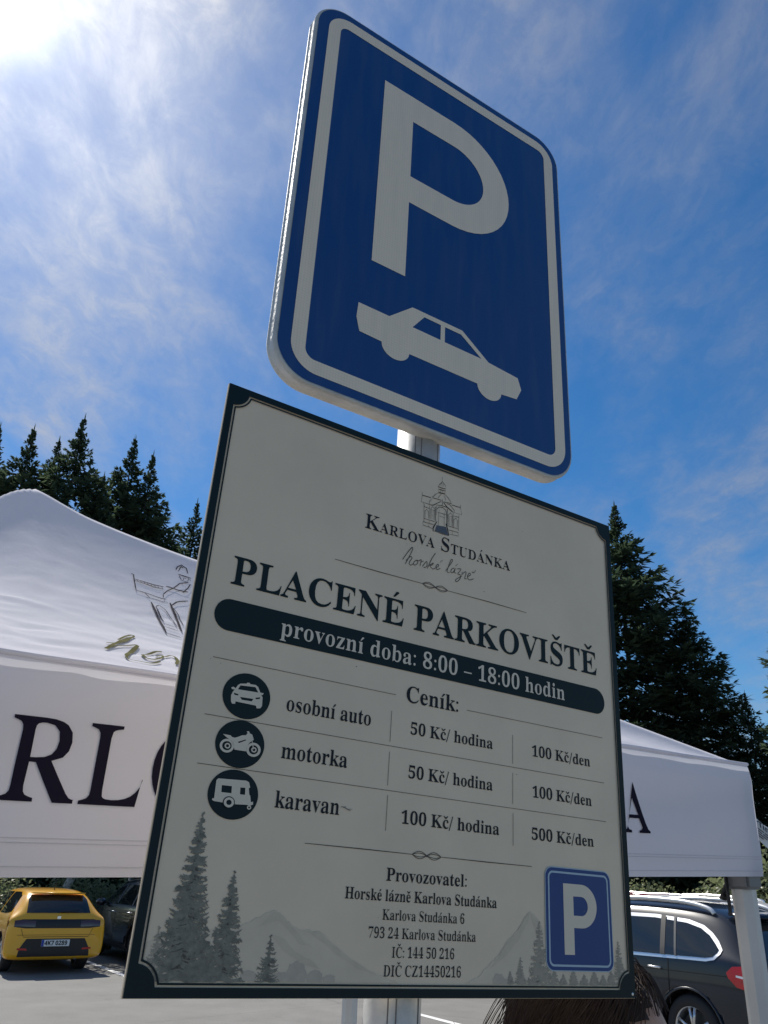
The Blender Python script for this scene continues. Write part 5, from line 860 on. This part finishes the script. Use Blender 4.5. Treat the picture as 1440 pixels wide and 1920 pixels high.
decal("bumper_crease", bv, [(-.72, .655), (.72, .655), (.72, .668), (-.72, .668)], 'B', mat("yellow_crease", (0.50, 0.25, 0.008), .4), yb, .004)
hit = bv.ray_cast(Vector((-4, 0, .52)), Vector((1, 0, 0)))[0]
pt_ = bevel_box("number_plate", (hit.x-.016, 0, .525), (.012, .52, .112), .003, PLATE, yb)
bm = bmesh.new(); add_box(bm, (hit.x-.0235, .237, .525), (.002, .045, .108)); obj("plate_band", bm, PLATEB, pt_)
pcs, _ = layout("4K7 0289", SANS, 8, 8); pxs = [x for c in pcs for x, y in c]; a0, b0 = min(pxs), max(pxs)
me = poly_mesh([[((x-a0)/(b0-a0)*.42, y/CAPH*.072) for x, y in c] for c in pcs], 0, "plate_lettering")
for v in me.vertices: v.co = Vector((hit.x-.0245, .205-v.co.x, .489+v.co.y))
link("plate_lettering", me, SEAMM, pt_)
for nm, pl in (("left_window", [(-1.62, 1.04), (-1.34, 1.0), (-1.05, .995), (-.70, .99), (-.70, 1.36), (-1.15, 1.37), (-1.40, 1.31)]), ("x", [(-.62, .99), (.25, .975), (.86, .965), (.55, 1.16), (.25, 1.31), (-.1, 1.355), (-.62, 1.36)])):
    for sd in ('L', 'R'): decal("side_window", bv, pl, sd, GLASS, yb, .006)
for sd in ('L', 'R'):
    for xg in (-.66, .62): decal("door_gap", bv, [(xg-.005, .35), (xg+.005, .35), (xg+.005, .97), (xg-.005, .97)], sd, SEAMM, yb, .003)
    decal("sill_trim", bv, [(-.92, .21), (.92, .21), (.92, .30), (-.92, .30)], sd, TRIMB, yb, .006)
    handle(yb, bv, -.52, .86, YEL, sd); handle(yb, bv, .42, .85, YEL, sd)
decal("windscreen", bv, [(-.62, .98), (.62, .98), (.55, 1.30), (-.55, 1.30)], 'F', GLASS, yb, .006)
hb = bv.ray_cast(Vector((-4, -.06, 1.055)), Vector((1, 0, 0)))[0]
tube("wiper", [hb+Vector((-.015, .06, -.015)), hb+Vector((-.03, -.05, 0.005)), hb+Vector((-.022, -.32, .03))], [.014, .010, .006], TRIMB, yb, 6)
tr_ = bv.ray_cast(Vector((-1.25, 0, 4)), Vector((0, 0, -1)))[0]
tube("aerial", [tr_, tr_+Vector((-.02, 0, .05)), tr_+Vector((-.10, 0, .13))], [.012, .006, .003], TRIMB, yb, 6)
bm = bmesh.new(); add_box(bm, (-1.66, 0, 1.372), (.20, 1.02, .022)); bmesh.ops.bevel(bm, geom=bm.edges[:], offset=.009, segments=2, affect='EDGES'); obj("roof_spoiler", bm, YEL, yb, True)
hl = bv.ray_cast(Vector((-4, 0, .945)), Vector((1, 0, 0)))[0]
bevel_box("badge", hl+Vector((-.008, 0, .012)), (.006, .07, .05), .002, CHROME, yb)
tube("exhaust", [(-2.0, -.42, .27), (-1.7, -.42, .27)], .03, CHROME, yb, 10)
for s in (-1, 1):
    bm = bmesh.new(); bmesh.ops.create_uvsphere(bm, u_segments=14, v_segments=8, radius=1, matrix=Matrix.Translation((.62, s*.98, 1.02)) @ Matrix.Diagonal((.09, .10, .065, 1))); obj("mirror", bm, YEL, yb, True)

# --- two dark off-roaders
def offroader(name, label, x, y, pm, detail, frame_m):
    ty = .95; c, b, bv = base_car(name, label, x, y, SUV, pm, (-1.46, 1.47), .375, .26, ty, None, 5)
    outer = [(-1.93, 1.235), (-1.915, 1.19), (-1.85, 1.13), (-1.74, 1.108), (1.12, 1.055), (1.16, 1.075), (.72, 1.34), (.40, 1.485), (-.05, 1.555), (-.9, 1.56), (-1.40, 1.525), (-1.62, 1.475), (-1.76, 1.40), (-1.86, 1.32)]
    cx = sum(p[0] for p in outer)/len(outer); cz = 1.33
    for sd in ('L', 'R'):
        decal("window_frame", bv, outer, sd, frame_m, b, .007, .04)
        inner = [(-1.885, 1.235), (-1.87, 1.205), (-1.82, 1.16), (-1.725, 1.143), (1.04, 1.094), (1.05, 1.10), (.69, 1.315), (.385, 1.446), (-.05, 1.512), (-.9, 1.518), (-1.385, 1.485), (-1.595, 1.438), (-1.73, 1.37), (-1.815, 1.30)]
        decal("side_window", bv, inner, sd, GLASS, b, .013, .04)
        for x0_, x1_, lean in ((-.10, -.02, .02), (-1.16, -1.09, .10), (-1.33, -1.30, .12)):
            decal("window_pillar", bv, [(x0_, 1.13), (x1_, 1.13), (x1_+lean, 1.55), (x0_+lean, 1.55)], sd, TRIMB if x0_ > -1.3 else mat("pillar_grey", (.06, .065, .07), .4), b, .017, .05)
        for xg, zt in ((-1.20, 1.10), (-.06, 1.08), (1.02, 1.06)): decal("door_gap", bv, [(xg-.006, .62 if xg < -1.1 else .42), (xg+.006, .62 if xg < -1.1 else .42), (xg+.006, zt), (xg-.006, zt)], sd, SEAMM, b, .003)
        decal("body_crease", bv, [(-2.15, .975), (1.9, .935), (1.9, .943), (-2.15, .985)], sd, SEAMM, b, .003)
        decal("sill_trim", bv, [(-1.0, .27), (1.0, .27), (1.0, .40), (-1.0, .40)], sd, TRIMB, b, .008)
        handle(b, bv, -1.0, .985, CHROME, sd); handle(b, bv, .12, .965, CHROME, sd)
        s = 1 if sd == 'L' else -1
        zr = lambda xx: (bv.ray_cast(Vector((xx, s*.62, 4)), Vector((0, 0, -1)))[0] or Vector((xx, s*.62, 1.7)))
        pts = [zr(-1.70)+Vector((0, 0, .012)), zr(-1.60)+Vector((0, 0, .06)), zr(-1.2)+Vector((0, 0, .085)), zr(-.4)+Vector((0, 0, .085)), zr(.25)+Vector((0, 0, .07)), zr(.36)+Vector((0, 0, .008))]
        tube("roof_rail", smooth_pts([tuple(p) for p in pts], 4), .027, mat('rail_silver', (.80, .80, .79), .38, .5), b, 10)
        decal("tail_light", bv, [(-2.42, .83), (-2.12, .885), (-2.02, .97), (-2.0, 1.02), (-2.08, 1.085), (-2.25, 1.10), (-2.42, 1.06)], sd, REDL, b, .010)
        decal("lamp_strip", bv, [(-2.36, .955), (-2.12, .985), (-2.12, 1.005), (-2.36, .985)], sd, CLEARL, b, .014)
        bm = bmesh.new(); bmesh.ops.create_uvsphere(bm, u_segments=14, v_segments=8, radius=1, matrix=Matrix.Translation((.80, s*1.06, 1.13)) @ Matrix.Diagonal((.10, .12, .085, 1))); obj("mirror", bm, pm, b, True)
        p = [(s*.36, .88), (s*.87, .90), (s*.87, 1.03), (s*.70, 1.05), (s*.36, 1.0)]; decal("tail_light", bv, p, 'B', REDL, b, .008)
        # lip round each wheel arch
        for ax in (-1.46, 1.47):
            pts = []
            for k in range(19):
                a = R(-8+196*k/18); xx = ax+.437*math.cos(a); zz = .375+.437*math.sin(a); h_ = bv.ray_cast(Vector((xx, s*3, zz)), Vector((0, -s, 0)))[0]
                if h_: pts.append(h_+Vector((0, .003*s, 0)))
            if len(pts) > 4: tube("arch_lip", pts, .015, pm, b, 8)
    decal("rear_window", bv, [(-.68, 1.16), (.68, 1.16), (.60, 1.52), (-.60, 1.52)], 'B', GLASS, b, .006)
    decal("windscreen", bv, [(-.66, 1.14), (.66, 1.14), (.58, 1.56), (-.58, 1.56)], 'F', GLASS, b, .006)
    decal("lower_bumper", bv, [(-.80, .42), (.80, .42), (.80, .62), (-.80, .62)], 'B', TRIMB, b, .006)
    decal("bumper_strip", bv, [(-.86, .70), (.86, .70), (.86, .712), (-.86, .712)], 'B', SEAMM, b, .006)
    bm = bmesh.new(); add_box(bm, (-1.98, 0, 1.60), (.26, 1.18, .03), Matrix.Rotation(R(-9), 3, 'Y')); bmesh.ops.bevel(bm, geom=bm.edges[:], offset=.012, segments=2, affect='EDGES'); obj("roof_spoiler", bm, pm, b, True)
    return c
BLK = paint("black_metallic_paint", (0.010, 0.012, 0.018), rough=0.25)
ANTH = mat("anthracite_paint", (0.007, 0.011, 0.021), 0.3, 0.0, coat=0.55, spec=0.35)
ox, oy = at_wheel(3.76, 10.92, -1.46, .95)
offroader("off_road_car", "dark estate off-roader with chrome window frame and roof rails, parked right of the price board", ox, oy, ANTH, True, CHROME)
ox, oy = at_wheel(-4.92, 19.0, -1.46, .95)
offroader("off_road_car", "black off-roader parked between the yellow hatchback and the price board", ox, oy, BLK, False, TRIMB)

# --- cars of the row behind
def plain_car(name, label, x, y, st, pm, k=1.0, r=.32):
    c, b, bv = base_car(name, label, x, y, st, pm, (-1.36, 1.36), r, .2, .88, None, 5)
    for sd in ('L', 'R'):
        s = 1 if sd == 'L' else -1
        decal("side_window", bv, [(-1.78, 1.03), (-1.55, 1.0), (-.72, .995), (-.72, 1.36), (-1.3, 1.36), (-1.60, 1.30)], sd, GLASS, b, .006)
        decal("side_window", bv, [(-.64, .995), (.25, .98), (.90, .965), (.58, 1.16), (.25, 1.31), (-.1, 1.355), (-.64, 1.36)], sd, GLASS, b, .006)
        for xg in (-.68, .62): decal("door_gap", bv, [(xg-.005, .35), (xg+.005, .35), (xg+.005, .97), (xg-.005, .97)], sd, SEAMM, b, .003)
        zr = lambda xx: (bv.ray_cast(Vector((xx, s*.57, 4)), Vector((0, 0, -1)))[0] or Vector((xx, s*.57, 1.4)))
        tube("roof_rail", smooth_pts([tuple(zr(-1.6)), tuple(zr(-1.5)+Vector((0, 0, .04))), tuple(zr(-.5)+Vector((0, 0, .045))), tuple(zr(.2)+Vector((0, 0, .04))), tuple(zr(.3))], 3), .016, CHROME, b, 8)
        decal("tail_light", bv, [(s*.56, .80), (s*.80, .82), (s*.80, .95), (s*.56, .95)], 'B', REDL, b, .008)
        bm = bmesh.new(); bmesh.ops.create_uvsphere(bm, u_segments=12, v_segments=8, radius=1, matrix=Matrix.Translation((.62, s*.99, 1.02)) @ Matrix.Diagonal((.09, .10, .065, 1))); obj("mirror", bm, pm, b, True)
    c.scale = (k, k, k)
    decal("rear_window", bv, [(-.58, 1.03), (.58, 1.03), (.50, 1.32), (-.50, 1.32)], 'B', GLASS, b, .006)
    decal("windscreen", bv, [(-.62, .98), (.62, .98), (.55, 1.30), (-.55, 1.30)], 'F', GLASS, b, .006)
    return c
WHT = paint("white_paint", (0.78, 0.78, 0.77), rough=.3); REDP = paint("red_paint", (0.36, 0.02, 0.03), rough=.3)
plain_car("estate_car", "white estate car whose roof shows over the dark off-roader", 5.75, 18.0, ESTATE, WHT, 1.2)
plain_car("estate_car", "red car with pale roof edge, half hidden behind the price board's right edge", 4.35, 18.9, ESTATE, REDP, 1.2)
plain_car("estate_car", "white car at the right edge behind the tent leg", 9.9, 19.2, ESTATE, WHT, 1.2)
# ------------------------------------------------------------------ trees
BARK = mat("spruce_bark", (0.055, 0.042, 0.032), 0.9, noise_scale=9, noise_amt=.25)
NEED = mat("spruce_needles", (0.040, 0.066, 0.040), 0.8, noise_scale=0.7, col2=(0.105, 0.145, 0.080), transl=0.45, spec=0.25)
def spruce_meshes(seed, H, Rm, dens=1.0, lean=0.0):
    rnd = random.Random(seed); V, Fc = [], []
    def leaf(p, d, up, l, w):
        s = d.cross(up); s = s.normalized()*w if s.length > 1e-4 else Vector((w, 0, 0))
        i = len(V); V.extend([p, p+d*l*.45+s, p+d*l, p+d*l*.45-s]); Fc.append((i, i+1, i+2, i+3))
    rnd2 = random.Random(seed+5); n = int(760*dens*H/20)
    for b in range(n):
        t = (b+rnd.random())/n                     # 0 at the foot of the crown, 1 at the tip
        z = H*(0.06+0.93*t); prof = (1-t)**0.86*(0.55+0.45*min(1, t*5))
        dt = H*(1-t); cone = min((.17+.23*min(1, dt/4.5))*dt, Rm*(.42+.5*(dt/H)**.7))
        L = cone*rnd.choice((.5, .66, .82, .92, 1.0, 1.08, 1.2))+.06
        az = rnd.uniform(0, 2*math.pi); out = Vector((math.cos(az), math.sin(az), 0))
        el = R(-16+48*t**1.5+rnd.uniform(-9, 9)); tipup = R(24*(1-t)+8)
        m = max(4, int(L/0.27)); p = Vector((lean*z*.02, 0, z)); stp = L/m
        for k in range(m):
            f = k/m; e = el + tipup*f*f*1.6 - R(10)*math.sin(math.pi*f)
            d = out*math.cos(e)+Vector((0, 0, math.sin(e))); p = p+d*stp
            if f < 0.2 and L > 1.2 and rnd.random() < .6: continue
            side = Vector((-out.y, out.x, 0)); wid = (0.15+0.62*math.sin(math.pi*min(1, .12+.88*(1-f))))*min(1.0, L/2.2)
            for q in range(5):
                sgn = -1 if q % 2 else 1
                dd = (d*rnd.uniform(.5, 1.0)+side*sgn*rnd.uniform(.35, 1.05)+Vector((0, 0, rnd.uniform(-.75, .12)))).normalized()
                leaf(p+Vector((rnd.uniform(-.06, .06), rnd.uniform(-.06, .06), rnd.uniform(-.05, .05))), dd, Vector((rnd.uniform(-.5, .5), rnd.uniform(-.5, .5), 1)), (wid*rnd.uniform(.55, 1.0)+.14)*min(1, .35+L*.55), rnd.uniform(.06, .115)*min(1, .5+L*.4))
        for q in range(4): leaf(p, (d+Vector((rnd.uniform(-.4, .4), rnd.uniform(-.4, .4), rnd.uniform(-.2, .3)))).normalized(), Vector((0, 0, 1)), min(.36, .10+.20*L), .05)
    for k in range(4): leaf(Vector((lean*H*.02, 0, H-.55)), Vector((rnd.uniform(-.06, .06), rnd.uniform(-.06, .06), 1)).normalized(), Vector((math.cos(k), math.sin(k), 0)), .75, .035)
    for k in range(40):                            # the leader
        z = H-.1-1.5*(k/40); a = rnd.uniform(0, 6.28); leaf(Vector((lean*z*.02, 0, z-.12)), Vector((math.cos(a)*.8, math.sin(a)*.8, rnd.uniform(.1, 1.3))).normalized(), Vector((0, 0, 1)), .06+.26*k/40, .03)
    me = bpy.data.meshes.new("crown"); me.from_pydata(V, [], Fc); me.update(); me.materials.append(NEED)
    bm = bmesh.new(); add_tube(bm, [(lean*z*.02, 0, z) for z in (0, H*.1, H*.5, H*.99)], [.30*H/20, .25*H/20, .14*H/20, .015], 10); tm = bpy.data.meshes.new("trunk"); bm.to_mesh(tm); bm.free(); tm.materials.append(BARK)
    for pz in tm.polygons: pz.use_smooth = True
    return me, tm
KINDS = [spruce_meshes(11, 20, 3.6), spruce_meshes(12, 20, 4.2, 1.05), spruce_meshes(13, 20, 3.0, .85), spruce_meshes(14, 20, 4.3, 1.15)]
def spruce(az, dist, h, kind, rz, label, group, wide=1.0):
    t = thing("spruce_tree", label, "tree", loc=(dist*math.sin(R(az)), dist*math.cos(R(az)), -.05), rz=rz, group=group)
    s = h/20; me, tm = KINDS[kind]
    for nm, q in (("crown", me), ("trunk", tm)):
        o = bpy.data.objects.new(nm, q); COL.objects.link(o); o.parent = t; o.scale = (s*wide, s*wide, s)
    return t
def top_h(el, dist): return CAM_H+dist*math.tan(R(el))+.05
GL = "spruces behind the tent on the left"; GR = "spruces behind the tent on the right"; GB = "spruces of the back row"
for az, el, dist, kind, w, lab in (
    (-28.6, 26.2, 40, 0, 1.0, "spruce at the left edge, its tip cut by the frame side"),
    (-26.4, 26.6, 37, 1, 1.05, "spruce with a broad dark crown right above the tent peak, second tip from the left"),
    (-23.2, 28.0, 36, 3, 1.0, "tallest spruce on the left, with long ragged branches reaching out to its right"),
    (-24.6, 26.2, 38, 2, 1.0, "narrow spruce tucked against the left side of the tallest left spruce"),
    (-21.1, 24.5, 35, 2, .9, "short thin spruce in the gap between the two tall left groups"),
    (-19.4, 27.3, 38, 0, 1.05, "pointed spruce, the higher tip of the pair right of the gap"),
    (-17.9, 26.5, 37, 1, .95, "fuller spruce, the lower tip of the pair right of the gap"),
    (-14.2, 23.7, 39, 2, 1.0, "small spruce standing alone beside the board's left edge")):
    spruce(az, dist, top_h(el, dist), kind, az*3.7, lab, GL, w*.78)
for az, el, dist, kind, w, lab in (
    (17.4, 24.1, 36, 3, 1.12, "tallest spruce on the right, rising beside the board's top right corner"),
    (21.4, 17.0, 35, 1, 1.12, "middle spruce on the right, a step lower than the tallest one"),
    (24.4, 11.2, 34, 3, .95, "low broad spruce above the right end of the tent"),
    (29.6, 20.6, 30, 3, 1.05, "spruce at the right edge, only its branch tips reaching into view"),
    (3.4, 25.7, 40, 2, .9, "spruce hidden by the board, only its tip showing beside the post")):
    spruce(az, dist, top_h(el, dist), kind, az*2.1+1, lab, GR, w*.88)
k = 0
for az0, az1, n, el in ((-32, -13, 9, 13), (-10.5, 12.5, 9, 15), (14.5, 31, 9, 7)):
    for i in range(n):
        az = az0+(az1-az0)*(i+.4*math.sin(i*2.3))/(n-1); d = 44+3*math.sin(i*1.7)
        spruce(az, d, top_h(el+1.5*math.sin(i*3.1)-(4 if az > 24 else 0), d), (i*3+1) % 4, i*1.3, "dark spruce of the back row, hidden for the most part by the trees in front", GB, 1.25); k += 1
# the slope of the wood behind the last row
# bushes at the rim of the car park
def bush_mesh(seed, w, h):
    rnd = random.Random(seed); V, Fc = [], []
    cl = [(rnd.uniform(-.62, .62)*w, rnd.uniform(-.4, .4)*w, h*rnd.uniform(.22, .80), rnd.uniform(.28, .48)*h) for _ in range(11)]
    for cx, cy, cz, r in cl:
        for _ in range(210):
            u = Vector((rnd.gauss(0, 1), rnd.gauss(0, 1), rnd.gauss(0, 1))).normalized()*r*rnd.uniform(.55, 1.08)*.8
            p = Vector((cx, cy, max(.05, cz+u.z)))+Vector((u.x, u.y, 0)); a = Vector((rnd.gauss(0, 1), rnd.gauss(0, 1), rnd.gauss(0, .7))).normalized(); b = a.cross(Vector((rnd.gauss(0, 1), rnd.gauss(0, 1), 1))).normalized()
            l = rnd.uniform(.05, .10); i = len(V); V.extend([p-a*l, p+b*l*.55, p+a*l, p-b*l*.55]); Fc.append((i, i+1, i+2, i+3))
    me = bpy.data.meshes.new("foliage"); me.from_pydata(V, [], Fc); me.update(); return me
LEAF = mat("bush_leaves", (0.125, 0.16, 0.07), 0.4, noise_scale=1.6, col2=(0.25, 0.28, 0.16), transl=0.55, spec=0.5)
BK = [bush_mesh(1, 1.5, 2.9), bush_mesh(2, 1.2, 2.2), bush_mesh(3, 1.9, 2.6)]
for q in BK: q.materials.append(LEAF)
STEM = bmesh.new()
for i in range(7):
    a = i*.9; add_tube(STEM, [(0.05*math.cos(a), .05*math.sin(a), 0), (.3*math.cos(a), .3*math.sin(a), .9), (.7*math.cos(a), .55*math.sin(a), 1.9)], [.03, .02, .008], 6)
sm_ = bpy.data.meshes.new("stems"); STEM.to_mesh(sm_); STEM.free(); sm_.materials.append(BARK)
for i, (az, d, kd, s, lab) in enumerate(((-21.4, 21.8, 0, .60, "leafy bush directly above the yellow car's roof"), (-17.6, 23.8, 0, .66, "tall bright bush left of the slanting tent bar"), (-15.9, 23.6, 2, .66, "bush behind the black off-roader's windows"), (-23.6, 28, 1, .8, "shaded bush left of the yellow car's roof"),
    (16.6, 25, 1, .85, "bush touching the right edge of the price board"), (18.3, 25, 0, .70, "upright pale bush above the white car's roof"), (20.0, 28, 1, .8, "low bush between the two pale upright bushes"), (21.6, 24.5, 0, .72, "pale bush just left of the tent's front leg"), (25.2, 25, 2, 1.25, "tall bush right of the tent's front leg"))):
    t = thing("bush", lab, "bush", loc=(d*math.sin(R(az)), d*math.cos(R(az)), -.05), rz=i*1.1, group="bushes along the rim of the car park")
    for nm, q in (("foliage", BK[kd]), ("stems", sm_)):
        o = bpy.data.objects.new(nm, q); COL.objects.link(o); o.parent = t; o.scale = (s, s, s)

t = thing("birch_tree", "pale leaning birch trunk rising between the yellow car and the black off-roader", "tree", loc=(23.5*math.sin(R(-19.35)), 23.5*math.cos(R(-19.35)), -.05))
tube("trunk", [(-.25, 0, 0), (.0, 0, .75), (.30, 0, 1.6), (.62, .1, 2.8), (.85, .1, 4.2)], [.13, .115, .10, .08, .04], mat("birch_bark", (.42, .41, .38), .7, noise_scale=5, noise_amt=.2), t, 10)
o = bpy.data.objects.new("crown", BK[2]); COL.objects.link(o); o.parent = t; o.location = (.8, .1, 2.6); o.scale = (.9, .9, 1.1)
# ------------------------------------------------------------------ the person behind the board
SKIN = mat("skin", (0.46, 0.27, 0.19), 0.5, noise_scale=20, noise_amt=.06)
HAIR = mat("hair_brown", (0.032, 0.020, 0.015), 0.6, noise_scale=45, noise_amt=.15, spec=.25)
CLOTH = mat("jacket_navy", (0.02, 0.022, 0.035), 0.8, noise_scale=30, noise_amt=.12); JEAN = mat("jeans_blue", (0.05, 0.07, 0.12), 0.85, noise_scale=40, noise_amt=.15); SHOE = mat("shoe_dark", (0.03, 0.03, 0.032), .6)
PX, PY, PH = 0.284, 1.315, 1.842
per = thing("person", "person with loose brown hair and navy jacket, standing just behind the price board", "person", loc=(PX, PY, 0), rz=R(-20))
sv, se, sr_ = [], [], []
def jt(p, r, par=None):
    sv.append(Vector(p)); sr_.append(r)
    if par is not None: se.append((par, len(sv)-1))
    return len(sv)-1
# local: +x is where the person looks, +y to the person's left
k_ = PH/1.80
pel = jt((0, 0, .98), .145); wa = jt((0, 0, 1.12), .125, pel); ch = jt((0.0, 0, 1.32), .145, wa); sh = jt((-.01, 0, 1.46), .10, ch); nk = jt((0.0, 0, 1.53), .058, sh); nk2 = jt((.015, 0, 1.58), .056, nk)
for s in (1, -1):
    hp = jt((0, s*.10, .93), .105, pel); kn = jt((.02, s*.115, .52), .062, hp); an = jt((-.02, s*.12, .10), .043, kn); ft = jt((.07, s*.13, .045), .042, an); jt((.16, s*.14, .035), .034, ft)
    shd = jt((-.01, s*.165, 1.44), .052, sh); elb = jt((-.04, s*.225, 1.16), .038, shd); wr_ = jt((.05, s*.25, .92), .028, elb); pm_ = jt((.075, s*.25, .86), .033, wr_)
    for q, (dx_, l) in enumerate(((.026, .064), (.010, .074), (-.006, .070), (-.022, .056))):
        a = jt((.078+dx_, s*(.252-.004*q), .815), .0098, pm_); b_ = jt((.084+dx_, s*.244, .815-l*.5), .0088, a); jt((.082+dx_, s*.228, .815-l), .0074, b_)
    th = jt((.105, s*.232, .855), .012, pm_); th2 = jt((.122, s*.214, .825), .0098, th); jt((.124, s*.202, .798), .0082, th2)
me = bpy.data.meshes.new("body"); me.from_pydata([v*k_ for v in sv], se, []); me.update()
bo = link("body", me, SKIN); sk = bo.modifiers.new("skin", 'SKIN')
for i, r in enumerate(sr_): me.skin_vertices[0].data[i].radius = (r*k_, r*k_*(1.0 if r < .08 else .80))
for i in range(len(sv)): me.skin_vertices[0].data[i].use_root = (i == 0)
ss = bo.modifiers.new("sub", 'SUBSURF'); ss.levels = 2; ss.render_levels = 2
m2 = evaluated(bo); bo.modifiers.clear(); bo.data = m2; m2.name = "body"; m2.shade_smooth()
# head joined to the body as one mesh
bm = bmesh.new(); bm.from_mesh(m2)
hc = Vector((.035, 0, 1.685))*k_
hv = bmesh.ops.create_uvsphere(bm, u_segments=40, v_segments=28, radius=1, matrix=Matrix.Translation(hc))['verts']
for v in hv:
    d = v.co-hc; x, y, z = d
    rx, ry, rz_ = .098, .076, .118
    jaw = max(0, -z); w_ = 1-.30*jaw**1.5
    q = Vector((x*rx*(1-.12*jaw)+(.012*jaw if x > 0 else 0), y*ry*w_, z*rz_))
    if x > .55:                                    # face: brow, eye sockets, nose, lips, chin
        f = (x-.55)/.45
        nose = math.exp(-(y/.13)**2)*math.exp(-((z+.18)/.20)**2); q.x += .026*nose*f
        brow = math.exp(-((z-.20)/.10)**2)*math.exp(-(y/.55)**2); q.x += .005*brow*f
        for s in (1, -1): q.x -= .010*math.exp(-((y-s*.36)/.17)**2)*math.exp(-((z-.04)/.12)**2)*f
        q.x += .006*math.exp(-((z+.50)/.06)**2)*math.exp(-(y/.28)**2)*f; q.x += .009*math.exp(-((z+.82)/.14)**2)*math.exp(-(y/.3)**2)*f
    v.co = hc+q*k_
for f in bm.faces: f.smooth = True
bm.to_mesh(m2); bm.free(); bo.parent = per
for s in (1, -1):
    bm = bmesh.new(); bmesh.ops.create_uvsphere(bm, u_segments=14, v_segments=10, radius=.0115*k_, matrix=Matrix.Translation(hc+Vector((.083, s*.031, .006))*k_)); obj("eye", bm, mat("eye_white", (.75, .74, .72), .2), per, True)
    bm = bmesh.new(); bmesh.ops.create_uvsphere(bm, u_segments=14, v_segments=8, radius=1, matrix=Matrix.Translation(hc+Vector((-.005, s*.076, -.01))*k_) @ Matrix.Diagonal((.020, .009, .032, 1))); obj("ear", bm, SKIN, per, True)
bm = bmesh.new(); bmesh.ops.create_uvsphere(bm, u_segments=16, v_segments=8, radius=1, matrix=Matrix.Translation(hc+Vector((.088, 0, -.060))*k_) @ Matrix.Diagonal((.010, .024, .007, 1))); obj("lips", bm, mat("lips", (.40, .16, .13), .45), per, True)
def garment(name, m, test, off):
    bm = bmesh.new(); bm.from_mesh(m2); bm.normal_update()
    bmesh.ops.delete(bm, geom=[f for f in bm.faces if not test(f.calc_center_median()/k_)], context='FACES'); bm.normal_update()
    for v in bm.verts: v.co += v.normal*off
    return obj(name, bm, m, per, True)
garment("jacket", CLOTH, lambda c: .86 < c.z < 1.545 and not (abs(c.y) < .21 and c.z < .90) and not (abs(c.y) > .2 and c.z < .93), .012)
garment("trousers", JEAN, lambda c: .09 < c.z < 1.0 and abs(c.y) < .205, .008)
garment("shoe", SHOE, lambda c: c.z < .11 and c.y > 0, .010); garment("shoe", SHOE, lambda c: c.z < .11 and c.y < 0, .010)
# hair: a full cap and many loose locks, some blown out by the wind
bm = bmesh.new(); hv = bmesh.ops.create_uvsphere(bm, u_segments=48, v_segments=28, radius=1)['verts']
dele = []
for v in hv:
    x, y, z = v.co
    if (x > .50 and z < .58-.35*abs(y)) or z < -.62: dele.append(v)
    rr = 1+.045*noise.noise(Vector((math.atan2(y, x)*7, z*1.5, 2)))
    v.co = hc+Vector((-.012+x*.106*rr, y*.091*rr, z*.130*rr if z > 0 else z*.16))*k_
bmesh.ops.delete(bm, geom=dele, context='VERTS')
cap = obj("hair", bm, HAIR, per, True)
rh = random.Random(4); bm = bmesh.new()
for i in range(3000):
    ph = rh.uniform(0, 2*math.pi) if i % 3 == 0 else rh.uniform(R(50), R(310)); el = rh.uniform(-.2, 1.45) if math.cos(ph) < .6 else rh.uniform(.62, 1.45); st_ = Vector((math.cos(ph)*math.cos(el)*.113-.012, math.sin(ph)*math.cos(el)*.097, math.sin(el)*.133))*1.005
    out = Vector((math.cos(ph), math.sin(ph), 0)); p = hc+st_*k_; pts = [p.copy()]
    v = (Vector((-1.0, 0, 0))*rh.uniform(.5, 1.3)+Vector((0, 0, -.5))+Vector((0, math.sin(ph), 0))*.35).normalized(); fly = rh.random() < .025
    ln = rh.uniform(.14, .36); n = 11; cur = rh.uniform(-.6, .6); rad0 = rh.uniform(.0004, .0009); lift = rh.uniform(1.0, 1.05)*(rh.uniform(1.02, 1.12) if fly else 1)
    for k in range(n):
        v = (v*.80+Vector((-.10*(1-k/n), 0, -.26))+Vector((-out.y, out.x, 0))*cur*.22*math.sin(k*.9+i)).normalized(); p = p+v*(ln/n)
        q = p-hc; zc = max(-1, min(1, q.z/.150)); cs_ = math.sqrt(max(.35, 1-zc*zc)) if q.z > 0 else 1.0
        rx_, ry_ = .116*cs_*lift, .100*cs_*lift; rad = math.hypot((q.x+.012)/rx_, q.y/ry_)
        if q.z > -.20 and rad > 1e-3: f_ = (1/rad if (rad < 1 or not fly) else 1); p = Vector((hc.x-.012+(q.x+.012)*f_, hc.y+q.y*f_, p.z))
        q = p-hc
        if q.x > .03 and q.z < .062-.5*max(0, abs(q.y)-.05) and abs(q.y) < .082: break      # the face stays clear
        pts.append(p.copy())
    if len(pts) > 3: add_tube(bm, pts, [rad0*(1-.7*(k/n)) for k in range(len(pts))], 4, False)
for i in range(34):                                # the tuft blown out behind the head
    p = hc+Vector((-.10, rh.uniform(-.07, .09), rh.uniform(-.10, .0))); pts = [p.copy()]; v = Vector((-.8, rh.uniform(.1, .5), rh.uniform(-.75, -.2))).normalized(); n = 9; L_ = rh.uniform(.07, .14)
    for k in range(n):
        v = (v+Vector((-.02, .02, .10+.05*k/n))*rh.uniform(.6, 1.4)).normalized(); p = p+v*(L_/n); pts.append(p.copy())
    add_tube(bm, pts, [.0013*(1-.8*k/n) for k in range(n+1)], 5, False)
obj("hair_locks", bm, HAIR, cap, True)
